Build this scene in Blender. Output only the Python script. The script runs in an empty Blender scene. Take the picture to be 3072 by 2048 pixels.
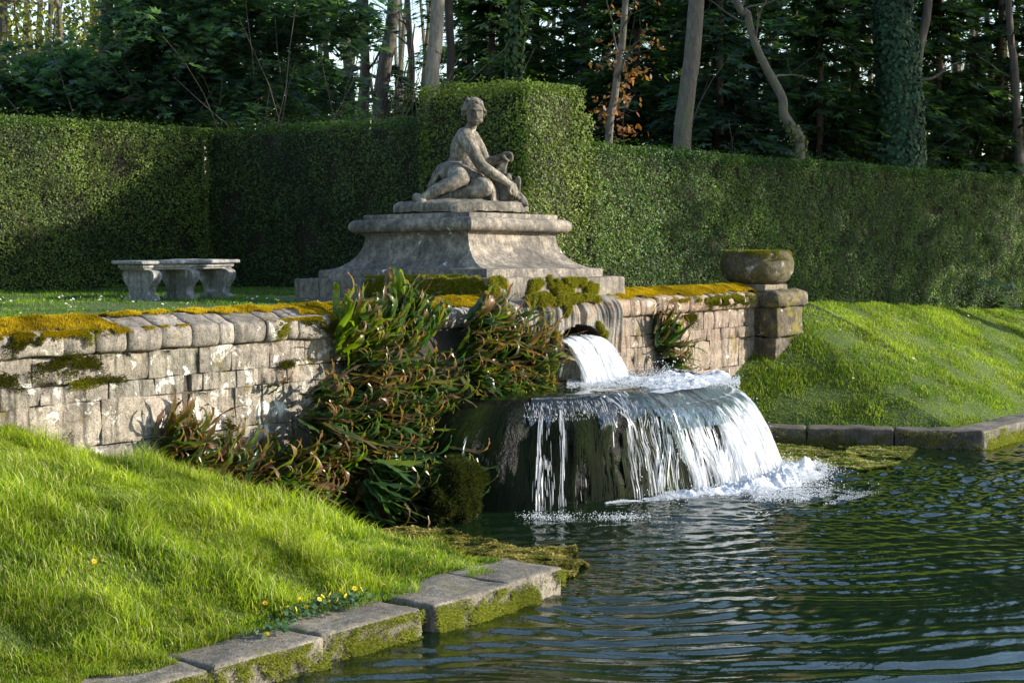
import bpy, math, random
import numpy as np
rng = np.random.default_rng(11)
random.seed(5)
SC = bpy.context.scene
COL = SC.collection
# ------------------------------------------------------------------ camera frame (photo pixels 3072 x 2048)
H = 2.70
CAM = np.array([-9.51, -11.32, H])
FWD = np.array([0.799, 0.602, 0.0]); FWD /= np.linalg.norm(FWD)
RGT = np.array([FWD[1], -FWD[0], 0.0])
FPX, PITCH = 5120.0, math.atan(324 / 5120.0)
CF = FWD * math.cos(PITCH) + np.array([0, 0, -math.sin(PITCH)])
CU = FWD * math.sin(PITCH) + np.array([0, 0, math.cos(PITCH)])
def ray(px, py):
    return CF + RGT * ((px - 1536) / FPX) + CU * ((1024 - py) / FPX)
def at_z(px, py, z):
    r = ray(px, py); return CAM + r * ((z - CAM[2]) / r[2])
def at_y(px, py, y):
    r = ray(px, py); return CAM + r * ((y - CAM[1]) / r[1])
def at_d(px, py, d):
    r = ray(px, py); return CAM + r * (d / r.dot(FWD))
D = 3072 / 2352.0
# ------------------------------------------------------------------ numeric noise
def _h(ix, iy, iz, s):
    n = (ix * 374761393 + iy * 668265263 + iz * 2147483647 + s * 1274126177) & 0xFFFFFFFF
    n = ((n ^ (n >> 13)) * 1274126177) & 0xFFFFFFFF
    n = (n ^ (n >> 16)) & 0xFFFFFF
    return n / float(0xFFFFFF)
def vnoise(P, sc=1.0, seed=0):
    P = np.asarray(P, float) * sc
    i = np.floor(P).astype(np.int64); f = P - i
    f = f * f * (3 - 2 * f)
    r = 0
    for dx in (0, 1):
        for dy in (0, 1):
            for dz in (0, 1):
                w = (f[..., 0] if dx else 1 - f[..., 0]) * (f[..., 1] if dy else 1 - f[..., 1]) * (f[..., 2] if dz else 1 - f[..., 2])
                r = r + w * _h(i[..., 0] + dx, i[..., 1] + dy, i[..., 2] + dz, seed)
    return r * 2 - 1
def fbm(P, sc=1.0, seed=0, oc=3):
    return sum(vnoise(P, sc * 2 ** o, seed + o * 17) * 0.5 ** o for o in range(oc))
def xyz(x, y, z=0.0):
    x, y, z = np.broadcast_arrays(np.asarray(x, float), y, z)
    return np.stack([x, y, z], -1)
# ------------------------------------------------------------------ meshes and objects
def mesh(name, V, F, col=None, smooth=True):
    """V (n,3); F array (m,3) or (m,4) or list of such arrays; col (n,3) or None"""
    V = np.asarray(V, np.float32)
    Fs = F if isinstance(F, list) else [F]
    Fs = [np.asarray(f, np.int32) for f in Fs if len(f)]
    me = bpy.data.meshes.new(name)
    me.vertices.add(len(V)); me.vertices.foreach_set('co', V.ravel())
    idx = np.concatenate([f.ravel() for f in Fs])
    tot = np.concatenate([np.full(len(f), f.shape[1], np.int32) for f in Fs])
    st = np.concatenate([[0], np.cumsum(tot)[:-1]]).astype(np.int32)
    me.loops.add(len(idx)); me.loops.foreach_set('vertex_index', idx)
    me.polygons.add(len(tot)); me.polygons.foreach_set('loop_start', st); me.polygons.foreach_set('loop_total', tot)
    me.polygons.foreach_set('use_smooth', np.full(len(tot), smooth, bool))
    me.update(calc_edges=True); me.validate()
    setcol(me, col)
    return me
def setcol(me, col=None):
    n = len(me.vertices)
    c = np.ones((n, 4), np.float32)
    if col is not None: c[:, :3] = col
    a = me.attributes.get('Col') or me.attributes.new('Col', 'FLOAT_COLOR', 'POINT')
    a.data.foreach_set('color', c.ravel())
def coords(me):
    a = np.empty(len(me.vertices) * 3, np.float32); me.vertices.foreach_get('co', a); return a.reshape(-1, 3)
def obj(name, me, mat, parent=None, loc=None):
    o = bpy.data.objects.new(name, me); COL.objects.link(o)
    if mat is not None:
        if len(me.materials) == 0: me.materials.append(mat)
    if parent is not None: o.parent = parent
    if loc is not None: o.location = loc
    return o
def tag(o, label, cat, group=None, kind=None):
    o['label'] = label; o['category'] = cat
    if group: o['group'] = group
    if kind: o['kind'] = kind
    return o
def kind(o, k): o['kind'] = k; return o
def empty(name, loc=(0, 0, 0)):
    o = bpy.data.objects.new(name, None); COL.objects.link(o); o.location = loc; o.empty_display_size = .1
    return o
class MB:
    """collects pieces into one mesh"""
    def __init__(s): s.V = []; s.Q = []; s.T = []; s.C = []; s.n = 0
    def add(s, V, Q=None, T=None, col=None):
        V = np.asarray(V, float)
        if Q is not None and len(Q): s.Q.append(np.asarray(Q) + s.n)
        if T is not None and len(T): s.T.append(np.asarray(T) + s.n)
        s.V.append(V)
        c = np.ones((len(V), 3)) if col is None else np.broadcast_to(np.asarray(col, float), (len(V), 3))
        s.C.append(c); s.n += len(V)
    def mesh(s, name, smooth=True):
        F = []
        if s.Q: F.append(np.concatenate(s.Q))
        if s.T: F.append(np.concatenate(s.T))
        return mesh(name, np.concatenate(s.V), F, np.concatenate(s.C), smooth)
def gridq(nu, nv, wrapu=False):
    i, j = np.meshgrid(np.arange(nu if wrapu else nu - 1), np.arange(nv - 1), indexing='ij')
    i2 = (i + 1) % nu
    return np.stack([i * nv + j, i2 * nv + j, i2 * nv + j + 1, i * nv + j + 1], -1).reshape(-1, 4)
def rbox(x0, x1, y0, y1, z0, z1, r=.03, seg=.08, amp=.0, sc=6., seed=0):
    """rounded, noise-worn box"""
    lo = np.array([x0, y0, z0]); hi = np.array([x1, y1, z1]); r = min(r, *(0.49 * (hi - lo)))
    axes = []
    for k in range(3):
        L = hi[k] - lo[k]; n = max(1, int((L - 2 * r) / seg))
        a = np.concatenate([[lo[k], lo[k] + r * .35], np.linspace(lo[k] + r, hi[k] - r, n + 1), [hi[k] - r * .35, hi[k]]])
        axes.append(a)
    mb = MB()
    for k in range(3):
        u, v = [(1, 2), (2, 0), (0, 1)][k]
        for s in (0, 1):
            A, B = np.meshgrid(axes[u], axes[v], indexing='ij')
            P = np.zeros(A.shape + (3,)); P[..., u] = A; P[..., v] = B; P[..., k] = hi[k] if s else lo[k]
            P = P.reshape(-1, 3)
            q = gridq(len(axes[u]), len(axes[v]))
            if not s: q = q[:, ::-1]
            mb.add(P, q)
    P = np.concatenate(mb.V); Q = np.concatenate(mb.Q)
    C = np.clip(P, lo + r, hi - r); d = P - C; L = np.linalg.norm(d, axis=1, keepdims=True)
    P = C + d / np.maximum(L, 1e-9) * r
    if amp:
        nrm = d / np.maximum(L, 1e-9)
        P = P + nrm * (fbm(P, sc, seed, 3) * amp)[:, None]
    return P, Q
def tube(pts, rad, ns=8, amp=0., sc=5., seed=0, cap=True):
    pts = np.asarray(pts, float); rad = np.broadcast_to(np.asarray(rad, float), (len(pts),))
    t = np.gradient(pts, axis=0); t /= np.linalg.norm(t, axis=1, keepdims=True) + 1e-9
    ref = np.array([0.3, 0.9, 0.2]); 
    if abs(t[0].dot(ref)) > .9: ref = np.array([1., 0, .1])
    u = np.cross(t, ref); u /= np.linalg.norm(u, axis=1, keepdims=True) + 1e-9
    w = np.cross(t, u)
    a = np.linspace(0, 2 * math.pi, ns, endpoint=False)
    P = pts[None] + rad[None, :, None] * (np.cos(a)[:, None, None] * u[None] + np.sin(a)[:, None, None] * w[None])
    if amp:
        n = fbm(P, sc, seed, 2)
        P = P + (P - pts[None]) * (n * amp)[..., None]
    V = P.reshape(-1, 3); Q = gridq(ns, len(pts), True); T = []
    if cap:
        n = len(pts); V = np.concatenate([V, pts[[0, -1]]]); m = len(V)
        for i in range(ns):
            j = (i + 1) % ns
            T += [[m - 2, j * n, i * n], [m - 1, i * n + n - 1, j * n + n - 1]]
    return V, Q, np.array(T, int).reshape(-1, 3)
def smoothpath(pts, n):
    pts = np.asarray(pts, float); m = len(pts); t = np.linspace(0, m - 1, n); out = []
    for x in t:
        i = min(int(x), m - 2); f = x - i
        p0, p1, p2, p3 = pts[max(i - 1, 0)], pts[i], pts[i + 1], pts[min(i + 2, m - 1)]
        out.append(.5 * ((2 * p1) + (-p0 + p2) * f + (2 * p0 - 5 * p1 + 4 * p2 - p3) * f * f + (-p0 + 3 * p1 - 3 * p2 + p3) * f ** 3))
    return np.array(out)
def ball(c, r, nu=14, nv=9, R=None):
    r = np.broadcast_to(np.asarray(r, float), (3,))
    a = np.linspace(0, 2 * math.pi, nu, endpoint=False); b = np.linspace(-math.pi / 2, math.pi / 2, nv)
    A, B = np.meshgrid(a, b, indexing='ij')
    P = np.stack([np.cos(A) * np.cos(B), np.sin(A) * np.cos(B), np.sin(B)], -1).reshape(-1, 3) * r
    if R is not None: P = P @ np.asarray(R).T
    return P + np.asarray(c), gridq(nu, nv, True)
def remesh(mb, name, voxel, it=4, fac=.5):
    me = mb.mesh(name + '_raw')
    o = bpy.data.objects.new('tmp', me); COL.objects.link(o)
    m = o.modifiers.new('r', 'REMESH'); m.mode = 'VOXEL'; m.voxel_size = voxel; m.use_smooth_shade = True
    if it:
        s = o.modifiers.new('s', 'SMOOTH'); s.iterations = it; s.factor = fac
    dg = bpy.context.evaluated_depsgraph_get()
    r = bpy.data.meshes.new_from_object(o.evaluated_get(dg))
    bpy.data.objects.remove(o); bpy.data.meshes.remove(me)
    r.name = name
    for p in r.polygons: p.use_smooth = True
    setcol(r)
    return r
def leaves(C, Nm, size, asp=.5, col=None, tang=None, bend=0.):
    """rhombic leaves: centres, normals, lengths"""
    n = len(C); Nm = Nm / (np.linalg.norm(Nm, axis=1, keepdims=True) + 1e-9)
    t = rng.normal(size=(n, 3)) if tang is None else tang
    t = t - Nm * (t * Nm).sum(1, keepdims=True); t /= np.linalg.norm(t, axis=1, keepdims=True) + 1e-9
    b = np.cross(Nm, t); s = np.asarray(size).reshape(-1, 1) * np.ones((n, 1))
    V = np.stack([C - t * s * .5, C + b * s * .5 * asp - t * s * .08 + Nm * s * bend, C + t * s * .5, C - b * s * .5 * asp - t * s * .08 + Nm * s * bend], 1).reshape(-1, 3)
    Q = np.arange(4 * n).reshape(-1, 4)
    c = None if col is None else np.repeat(col, 4, 0)
    return V, Q, c
def unit(n):
    v = rng.normal(size=(n, 3)); return v / np.linalg.norm(v, axis=1, keepdims=True)
def blades(P, h, w, col, lean=.5, dirv=None):
    """grass blades as three triangles"""
    n = len(P); a = rng.uniform(0, 2 * math.pi, n)
    s = np.stack([np.cos(a), np.sin(a), np.zeros(n)], -1)
    l = np.stack([-np.sin(a), np.cos(a), np.zeros(n)], -1) * rng.uniform(.2, 1, (n, 1)) * lean
    if dirv is not None: l = l + dirv
    h = np.asarray(h).reshape(-1, 1); w = np.asarray(w).reshape(-1, 1) * np.ones((n, 1)); up = np.array([0, 0, 1.])
    m = P + (up * .62 + l * .28) * h; t = P + (up * .9 + l) * h
    V = np.stack([P - s * w, P + s * w, m - s * w * .75, m + s * w * .75, t], 1).reshape(-1, 3)
    b = (np.arange(n) * 5)[:, None]
    T = np.concatenate([b + np.array([0, 1, 3]), b + np.array([0, 3, 2]), b + np.array([2, 3, 4])])
    c = np.repeat(col, 5, 0).reshape(n, 5, 3)
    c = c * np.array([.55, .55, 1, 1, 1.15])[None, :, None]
    return V, T, c.reshape(-1, 3)
def cmix(a, b, t):
    a = np.asarray(a, float); b = np.asarray(b, float); t = np.asarray(t).reshape(-1, 1)
    return a * (1 - t) + b * t
# ------------------------------------------------------------------ materials
class NT:
    def __init__(s, name):
        s.m = bpy.data.materials.new(name); s.m.use_nodes = True; s.t = s.m.node_tree; s.t.nodes.clear()
        s.out = s.n('ShaderNodeOutputMaterial')
    def n(s, ty, **k):
        d = s.t.nodes.new(ty)
        for a, b in k.items(): setattr(d, a, b)
        return d
    def l(s, a, b): s.t.links.new(a, b)
    def put(s, sock, v):
        if hasattr(v, 'links') or isinstance(v, bpy.types.NodeSocket): s.l(v, sock)
        elif isinstance(v, (tuple, list)) and len(v) == 3 and sock.type == 'RGBA': sock.default_value = (*v, 1)
        else: sock.default_value = v
    def pos(s): return s.n('ShaderNodeNewGeometry').outputs['Position']
    def nz(s):
        x = s.n('ShaderNodeSeparateXYZ'); s.l(s.n('ShaderNodeNewGeometry').outputs['Normal'], x.inputs[0]); return x.outputs[2]
    def scalev(s, v, sc):
        x = s.n('ShaderNodeVectorMath', operation='MULTIPLY'); s.l(v, x.inputs[0]); x.inputs[1].default_value = sc; return x.outputs[0]
    def noise(s, v, sc, det=4, ro=.6, dist=0.):
        x = s.n('ShaderNodeTexNoise'); s.l(v, x.inputs['Vector']); x.inputs['Scale'].default_value = sc
        x.inputs['Detail'].default_value = det; x.inputs['Roughness'].default_value = ro; x.inputs['Distortion'].default_value = dist
        return x.outputs['Fac']
    def ramp(s, f, st):
        x = s.n('ShaderNodeValToRGB'); s.l(f, x.inputs[0]); e = x.color_ramp.elements
        while len(e) < len(st): e.new(.5)
        for k, (p, c) in enumerate(st):
            e[k].position = p; e[k].color = (*c, 1) if isinstance(c, (tuple, list)) else (c, c, c, 1)
        return x.outputs[0]
    def mix(s, f, a, b, mode='MIX'):
        x = s.n('ShaderNodeMix', data_type='RGBA', blend_type=mode)
        s.put(x.inputs[0], f); s.put(x.inputs[6], a); s.put(x.inputs[7], b); return x.outputs[2]
    def math(s, op, a, b=0.):
        x = s.n('ShaderNodeMath', operation=op, use_clamp=False); s.put(x.inputs[0], a); s.put(x.inputs[1], b); return x.outputs[0]
    def col(s): return s.n('ShaderNodeAttribute', attribute_name='Col').outputs['Color']
    def bump(s, h, st=.5, d=.02, nrm=None):
        x = s.n('ShaderNodeBump'); x.inputs['Strength'].default_value = st; x.inputs['Distance'].default_value = d
        s.put(x.inputs['Height'], h)
        if nrm is not None: s.l(nrm, x.inputs['Normal'])
        return x.outputs[0]
    def bsdf(s, col, ro=.8, nrm=None, **k):
        x = s.n('ShaderNodeBsdfPrincipled'); s.put(x.inputs['Base Color'], col); s.put(x.inputs['Roughness'], ro)
        if nrm is not None: s.l(nrm, x.inputs['Normal'])
        for a, b in k.items(): s.put(x.inputs[a.replace('_', ' ')], b)
        return x.outputs[0]
    def trans(s, col):
        x = s.n('ShaderNodeBsdfTranslucent'); s.put(x.inputs[0], col); return x.outputs[0]
    def mixs(s, f, a, b):
        x = s.n('ShaderNodeMixShader'); s.put(x.inputs[0], f); s.l(a, x.inputs[1]); s.l(b, x.inputs[2]); return x.outputs[0]
    def end(s, sh): s.l(sh, s.out.inputs[0]); return s.m
def stone_mat(name, dark, mid, light, lich=(.62, .68), lcol=(.55, .53, .48), moss=None, mcol=(.13, .105, .012), streak=0., orange=0., bump=.6, sc=1., mossup=0., ro=.9, lsc=5.):
    N = NT(name); p = N.pos()
    n1 = N.noise(p, 2.2 * sc, 5, .62, .3); n2 = N.noise(p, 13 * sc, 5, .65); n3 = N.noise(p, 70 * sc, 3, .6)
    f = N.math('ADD', N.math('MULTIPLY', n1, .55), N.math('MULTIPLY', n2, .45))
    c = N.ramp(f, [(.34, dark), (.5, mid), (.66, light)])
    c = N.mix(1., c, N.col(), 'MULTIPLY')
    if orange:
        c = N.mix(N.math('MULTIPLY', N.ramp(N.noise(p, 3.1, 4, .6), [(.56, 0.), (.66, 1.)]), orange), c, (.36, .2, .08))
    if streak:
        sv = N.noise(N.scalev(p, (9, 9, .8)), 1.6, 5, .6)
        c = N.mix(N.math('MULTIPLY', N.ramp(sv, [(.5, 0.), (.64, 1.)]), streak), c, tuple(x * .3 for x in dark))
    pit = N.mix(1., N.ramp(n3, [(.38, .4), (.5, 1.)]), N.ramp(N.noise(N.scalev(p, (1, 1, .55)), 26 * sc, 3, .6), [(.34, .45), (.46, 1.)]), 'MULTIPLY')
    c = N.mix(.7, c, pit, 'MULTIPLY')
    ln = N.noise(p, lsc, 7, .7, .4)
    c = N.mix(N.ramp(ln, [(lich[0], 0.), (lich[1], 1.)]), c, lcol)
    if moss:
        mn = N.noise(p, 3.7, 7, .68, .5)
        c = N.mix(N.ramp(mn, [(moss[0], 0.), (moss[1], 1.)]), c, N.ramp(n2, [(.3, tuple(x * .35 for x in mcol)), (.7, tuple(x * 1.6 for x in mcol))]))
    if mossup:
        up = N.math('MULTIPLY', N.ramp(N.nz(), [(.55, 0.), (.9, 1.)]), N.ramp(N.noise(p, 5., 5, .65), [(1 - mossup - .1, 0.), (1 - mossup + .1, 1.)]))
        c = N.mix(up, c, N.ramp(n2, [(.3, tuple(x * .4 for x in mcol)), (.7, tuple(x * 1.7 for x in mcol))]))
    h = N.math('ADD', N.math('MULTIPLY', n2, .6), N.math('MULTIPLY', n3, .4))
    return N.end(N.bsdf(c, ro, N.bump(h, bump, .03)))
def leaf_mat(name, tr=.35, ro=.45, var=.5, gain=1., spec=.5):
    N = NT(name); p = N.pos()
    v = N.ramp(N.noise(p, 1.3, 3, .6), [(.3, 1 - var), (.7, 1 + var * .6)])
    c = N.mix(1., N.col(), v, 'MULTIPLY')
    a = N.bsdf(c, ro, None, Specular_IOR_Level=spec)
    tcol = N.mix(1., c, (1.5 * gain, 1.7 * gain, .5 * gain), 'MULTIPLY')
    return N.end(N.mixs(tr, a, N.trans(tcol)))
M = {}
M['wall'] = stone_mat('wall_stone', (.08, .07, .058), (.25, .222, .18), (.43, .392, .325), (.56, .62), (.62, .60, .55), (.60, .68), streak=.75, bump=.9)
M['coping'] = stone_mat('coping_stone', (.11, .095, .08), (.24, .212, .178), (.38, .345, .295), (.60, .68), (.55, .52, .47), (.62, .70), streak=.6, bump=.8)
M['wall_pink'] = stone_mat('reddish_wall_stone', (.11, .085, .066), (.27, .212, .165), (.43, .365, .285), (.60, .66), (.56, .52, .45), (.60, .68), streak=.7, orange=.35, bump=.9)
M['pier'] = stone_mat('pier_stone', (.035, .028, .02), (.10, .08, .055), (.30, .25, .18), (.62, .68), (.5, .48, .42), (.50, .60), streak=.4, bump=.9)
M['ped'] = stone_mat('pedestal_stone', (.05, .045, .04), (.16, .14, .117), (.43, .365, .285), (.655, .68), (.6, .58, .55), None, streak=.3, bump=.35, lsc=3.5)
M['pedstep'] = stone_mat('step_stone', (.075, .066, .055), (.18, .157, .125), (.35, .30, .235), (.66, .70), (.55, .53, .48), (.62, .70), streak=.6, bump=.5)
M['drip'] = stone_mat('dripstone', (.09, .085, .08), (.21, .19, .165), (.36, .31, .25), (.66, .72), (.5, .5, .5), None, streak=.7, orange=.55, bump=.6)
M['statue'] = stone_mat('statue_stone', (.05, .044, .036), (.165, .145, .113), (.43, .38, .295), (.67, .72), (.5, .48, .4), None, streak=.55, orange=0., bump=.3, sc=1.6)
M['bench'] = stone_mat('bench_stone', (.13, .125, .115), (.30, .29, .27), (.46, .45, .43), (.58, .66), (.62, .62, .6), None, streak=.6, bump=.5, sc=1.5)
M['bowl'] = stone_mat('bowl_stone', (.045, .037, .022), (.10, .082, .05), (.23, .205, .16), (.58, .66), (.4, .38, .34), (.44, .54), (.075, .062, .016), streak=.3, bump=.7)
M['kerb'] = stone_mat('kerb_stone_top', (.07, .06, .048), (.17, .15, .12), (.31, .275, .22), (.66, .72), (.5, .48, .43), (.60, .70), (.12, .13, .01), streak=.3, bump=.7)
M['mortar'] = stone_mat('mortar', (.03, .026, .02), (.06, .05, .04), (.10, .085, .065))
M['leaf'] = leaf_mat('hedge_leaf', .3, .55, .4, 1., .3)
M['tleaf'] = leaf_mat('tree_leaf', .5, .5, .4, 1.3, .4)
M['fern'] = leaf_mat('fern_frond', .4, .32, .3, 1.3)
M['grass'] = leaf_mat('grass_blade', .45, .5, .35, 1.05, .3)
M['moss'] = leaf_mat('moss_tuft', .3, .9, .35, 1., .1)
M['petal'] = leaf_mat('petal', .3, .6, .0)
def soil_mat(name, a, b, ro=.95):
    N = NT(name); p = N.pos(); f = N.noise(p, 9, 6, .7)
    return N.end(N.bsdf(N.ramp(f, [(.3, a), (.7, b)]), ro, N.bump(N.noise(p, 40, 4), .6, .03)))
M['turf'] = soil_mat('turf_soil', (.03, .055, .01), (.075, .11, .02))
M['soil'] = soil_mat('dark_soil', (.012, .01, .006), (.045, .035, .02))
M['floor'] = soil_mat('woodland_floor', (.02, .018, .01), (.07, .05, .028))
M['core'] = soil_mat('hedge_twigs', (.008, .008, .004), (.03, .024, .012))
def bark_mat(name, a, b, vs=3., lich=0.):
    N = NT(name); p = N.pos(); v = N.scalev(p, (8, 8, vs * .3))
    f = N.noise(v, 2.2, 6, .65, .4)
    c = N.ramp(f, [(.32, a), (.68, b)])
    if lich: c = N.mix(N.math('MULTIPLY', N.ramp(N.noise(p, 1.7, 5, .6), [(.5, 0.), (.66, 1.)]), lich), c, (.10, .12, .05))
    return N.end(N.bsdf(c, .85, N.bump(f, .7, .04)))
M['bark'] = bark_mat('grey_bark', (.035, .03, .025), (.11, .095, .075), 3, .4)
M['beech'] = bark_mat('shaded_beech_bark', (.065, .056, .045), (.15, .135, .11), 9, .6)  # beech bark with the shade on these trunks darkened into its colour
M['pbark'] = bark_mat('sunlit_beech_bark', (.13, .115, .095), (.27, .245, .205), 9, .3)  # lighter copy of the beech bark for the sunlit trunk, no shade mixed in
M['dbark'] = bark_mat('dark_bark', (.02, .014, .01), (.065, .046, .032))
M['twig'] = bark_mat('twig_bark', (.045, .038, .032), (.13, .11, .09))
def tufts(P, Nn, h, w, col, jit=.5):
    n = len(P); d = Nn + unit(n) * jit; d /= np.linalg.norm(d, axis=1, keepdims=True)
    s = np.cross(d, unit(n)); s /= np.linalg.norm(s, axis=1, keepdims=True) + 1e-9
    h = np.asarray(h).reshape(-1, 1); w = np.asarray(w).reshape(-1, 1) * np.ones((n, 1))
    V = np.stack([P - s * w, P + s * w, P + d * h], 1).reshape(-1, 3)
    T = np.arange(3 * n).reshape(-1, 3)
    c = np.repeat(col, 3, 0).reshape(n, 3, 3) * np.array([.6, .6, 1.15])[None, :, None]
    return V, T, c.reshape(-1, 3)
MOSSY = ((.26, .175, .008), (.50, .34, .014)); MOSSG = ((.15, .14, .014), (.36, .33, .045)); MOSSD = ((.05, .05, .01), (.13, .12, .02))
def mosscol(n, pal): return cmix(pal[0], pal[1], rng.random(n)) * rng.uniform(.75, 1.25, (n, 1))
def surf_pts(me, n):
    """random points and normals over a mesh"""
    me.calc_loop_triangles(); m = len(me.loop_triangles); t = np.empty(m * 3, np.int32); me.loop_triangles.foreach_get('vertices', t); t = t.reshape(-1, 3)
    V = coords(me); a, b, c = V[t[:, 0]], V[t[:, 1]], V[t[:, 2]]; nn = np.cross(b - a, c - a); ar = np.linalg.norm(nn, axis=1)
    k = rng.choice(m, n, p=ar / ar.sum()); u, v = rng.random((2, n, 1)); f = u + v > 1; u = np.where(f, 1 - u, u); v = np.where(f, 1 - v, v)
    return a[k] + u * (b[k] - a[k]) + v * (c[k] - a[k]), nn[k] / (ar[k, None] + 1e-12)
def cushion(name, balls, parent, pal=MOSSG, dens=26000, voxel=.018, h=.016):
    mb = MB()
    for c, r in balls: mb.add(*ball(c, r))
    me = remesh(mb, name, voxel, 3)
    V = coords(me); V = V + (fbm(V, 14, 3, 2) * .012)[:, None]; me.vertices.foreach_set('co', V.astype(np.float32).ravel())
    a = sum(p.area for p in me.polygons); n = int(a * dens)
    P, Nn = surf_pts(me, n)
    out = MB(); V = coords(me); F = np.array([p.vertices[:] for p in me.polygons if len(p.vertices) == 4])
    out.add(V, F, None, np.array(pal[0]) * .8)
    v, t, c = tufts(P, Nn, rng.uniform(.5, 1.3, n) * h, .0035, mosscol(n, pal)); out.add(v, None, t, c)
    bpy.data.meshes.remove(me)
    return obj(name, out.mesh(name), M['moss'], parent)
# ------------------------------------------------------------------ ground
WF = 0.0
def lawn_z(x, y):
    x = np.asarray(x, float); y = np.asarray(y, float)
    return 1.88 - .053 * np.clip(x - 9.5, 0, 22) + .012 * np.clip(y, 0, 4) + .02 * fbm(xyz(x, y), .7, 4, 2)
LFX, LFZ = [-8, -6, -4, -1.2, .2, 1.7, 2.4], [1.85, 1.75, 1.6, 1.12, .70, .14, -.2]
RFX, RFZ = [9.3, 9.7, 10.47, 11, 11.75, 12.6, 14, 60], [-.1, .35, .84, 1.08, 1.47, 1.66, 1.62, -.6]
def left_k(x): return np.where(x < .92, -3.64, -3.64 * np.clip((2.35 - x) / 1.43, .02, 1))
def left_z(x, y):
    f = np.interp(x, LFX, LFZ); k = left_k(x); t = np.clip(y / k, 0, 1)
    e = np.interp(x, [.4, .9, 1.3, 2.35], [.12, .06, .0, -.2])
    z = f + (e - f) * (t ** 1.25)
    return z + .03 * fbm(xyz(x, y), 1.1, 9, 3) * np.clip(t * 4, 0, 1) - np.where(x > 1.0, .0, 0)
RC = (11.35, -3.05)
def right_k(x): return np.where(x > 11.35, -2.86, -2.86 * np.clip((x - 9.62) / 1.75, .02, 1))
def right_z(x, y):
    f = np.where(x > 12.6, lawn_z(x, 0.), np.interp(x, RFX, RFZ)); k = right_k(x); t = np.clip(y / k, -.1, 1)
    z = f + (.12 - f) * (np.clip(t, 0, 1) ** 1.15)
    return z + .02 * fbm(xyz(x, y), .9, 21, 3) * np.clip(t * 4, 0, 1)
def sheet(name, xs, ys, zf, m, k='structure'):
    X, Y = np.meshgrid(xs, ys, indexing='ij'); Z = zf(X, Y)
    o = obj(name, mesh(name, np.stack([X, Y, Z], -1).reshape(-1, 3), gridq(len(xs), len(ys))), m); return kind(o, k)
sheet('lawn', np.concatenate([np.linspace(-40, -8, 10), np.arange(-7, 32, .35), np.linspace(33, 140, 14)]), np.concatenate([np.arange(.2, 9, .35), np.linspace(9.5, 160, 18)]), lambda x, y: lawn_z(x, y) - .02, M['turf'])
def bank_sheet(name, x0, x1, zf, kf, step):
    xs = np.arange(x0, x1, step); ts = np.linspace(-.12, 1.0, 40)
    X, Tt = np.meshgrid(xs, ts, indexing='ij'); Y = Tt * kf(X); Y = np.where(Tt < 0, .3 * -Tt / .12, Y); Z = zf(X, Y)
    kind(obj(name, mesh(name, np.stack([X, Y, Z], -1).reshape(-1, 3), gridq(len(xs), len(ts))[:, ::-1]), M['turf']), 'structure')
bank_sheet('grass_bank', -9, 2.34, left_z, left_k, .08)
bank_sheet('far_grass_bank', 9.66, 46, right_z, right_k, .12)
kind(obj('pond_bed', mesh('pond_bed', [(-40, -60, -.9), (80, -60, -.9), (80, .35, -.9), (-40, .35, -.9)], np.array([[0, 1, 2, 3]])), M['soil']), 'structure')
# ------------------------------------------------------------------ pond water: real rippled surface
def water_h(x, y):
    P = xyz(x, y); cx, cy = 6.6, -2.3
    dx, dy = x - cx, y - cy
    r0_ = np.hypot(dx, dy); r = np.hypot(x - 9.6, y - 3.2) - 6.2 + .36 * fbm(P, .5, 31, 2) + .05 * fbm(P, 1.6, 35, 2)
    ang = np.arctan2(y - 3.2, x - 9.6) * 3.2
    am = .0085 * np.clip(r0_ / 2.5, 0, 1) * (.65 + .6 * vnoise(xyz(r * 1.3, ang * 2.2), 1., 40))
    h = am * np.sin(2 * math.pi * r / (.20 + .012 * np.clip(r, 0, 9)))
    h = h + .0040 * vnoise(xyz(r * 4.4, ang * 4.), 1., 44) + .0022 * np.sin(2 * math.pi * r / .105 + 3 * vnoise(P, 1.4, 45)) * np.clip(.5 + vnoise(P, .8, 46), 0, 1)
    r2 = np.hypot(x - 1.2, y + 4.2) + .3 * fbm(P, .7, 33, 2); h = h + .0035 * np.sin(2 * math.pi * r2 / .17) * np.exp(-r2 / 2.5)
    h = h + .012 * np.clip((x - 4.5) / 3, 0, 1) * np.exp(-np.clip(r0_ - 2.5, 0, 9) / 5) * fbm(P, 4.6, 47, 3)
    r = r0_
    near = np.exp(-np.clip(r - 1.2, 0, 9) / 1.9)
    h = h + near * (.016 * fbm(P, 6.5, 50, 3)) + .004 * np.exp(-np.clip(r - 2, 0, 9) / 3.) * fbm(P, 11., 57, 2)
    return h
xs = np.concatenate([np.linspace(-40, -4, 10), np.arange(-3.6, 17.5, .028), np.linspace(18, 80, 16)])
ys = np.concatenate([np.linspace(-60, -10, 12), np.arange(-9.5, .1, .028)])
def water_mat():
    N = NT('pond_water'); p = N.pos()
    nb = N.noise(N.scalev(p, (1, 1, 1)), 22, 3, .5)
    nr = N.bump(nb, .12, .012)
    return N.end(N.bsdf((.005, .013, .005), .025, nr, IOR=1.45, Specular_IOR_Level=.5))
M['water'] = water_mat()
sheet('water', xs, ys, water_h, M['water'])
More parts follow.
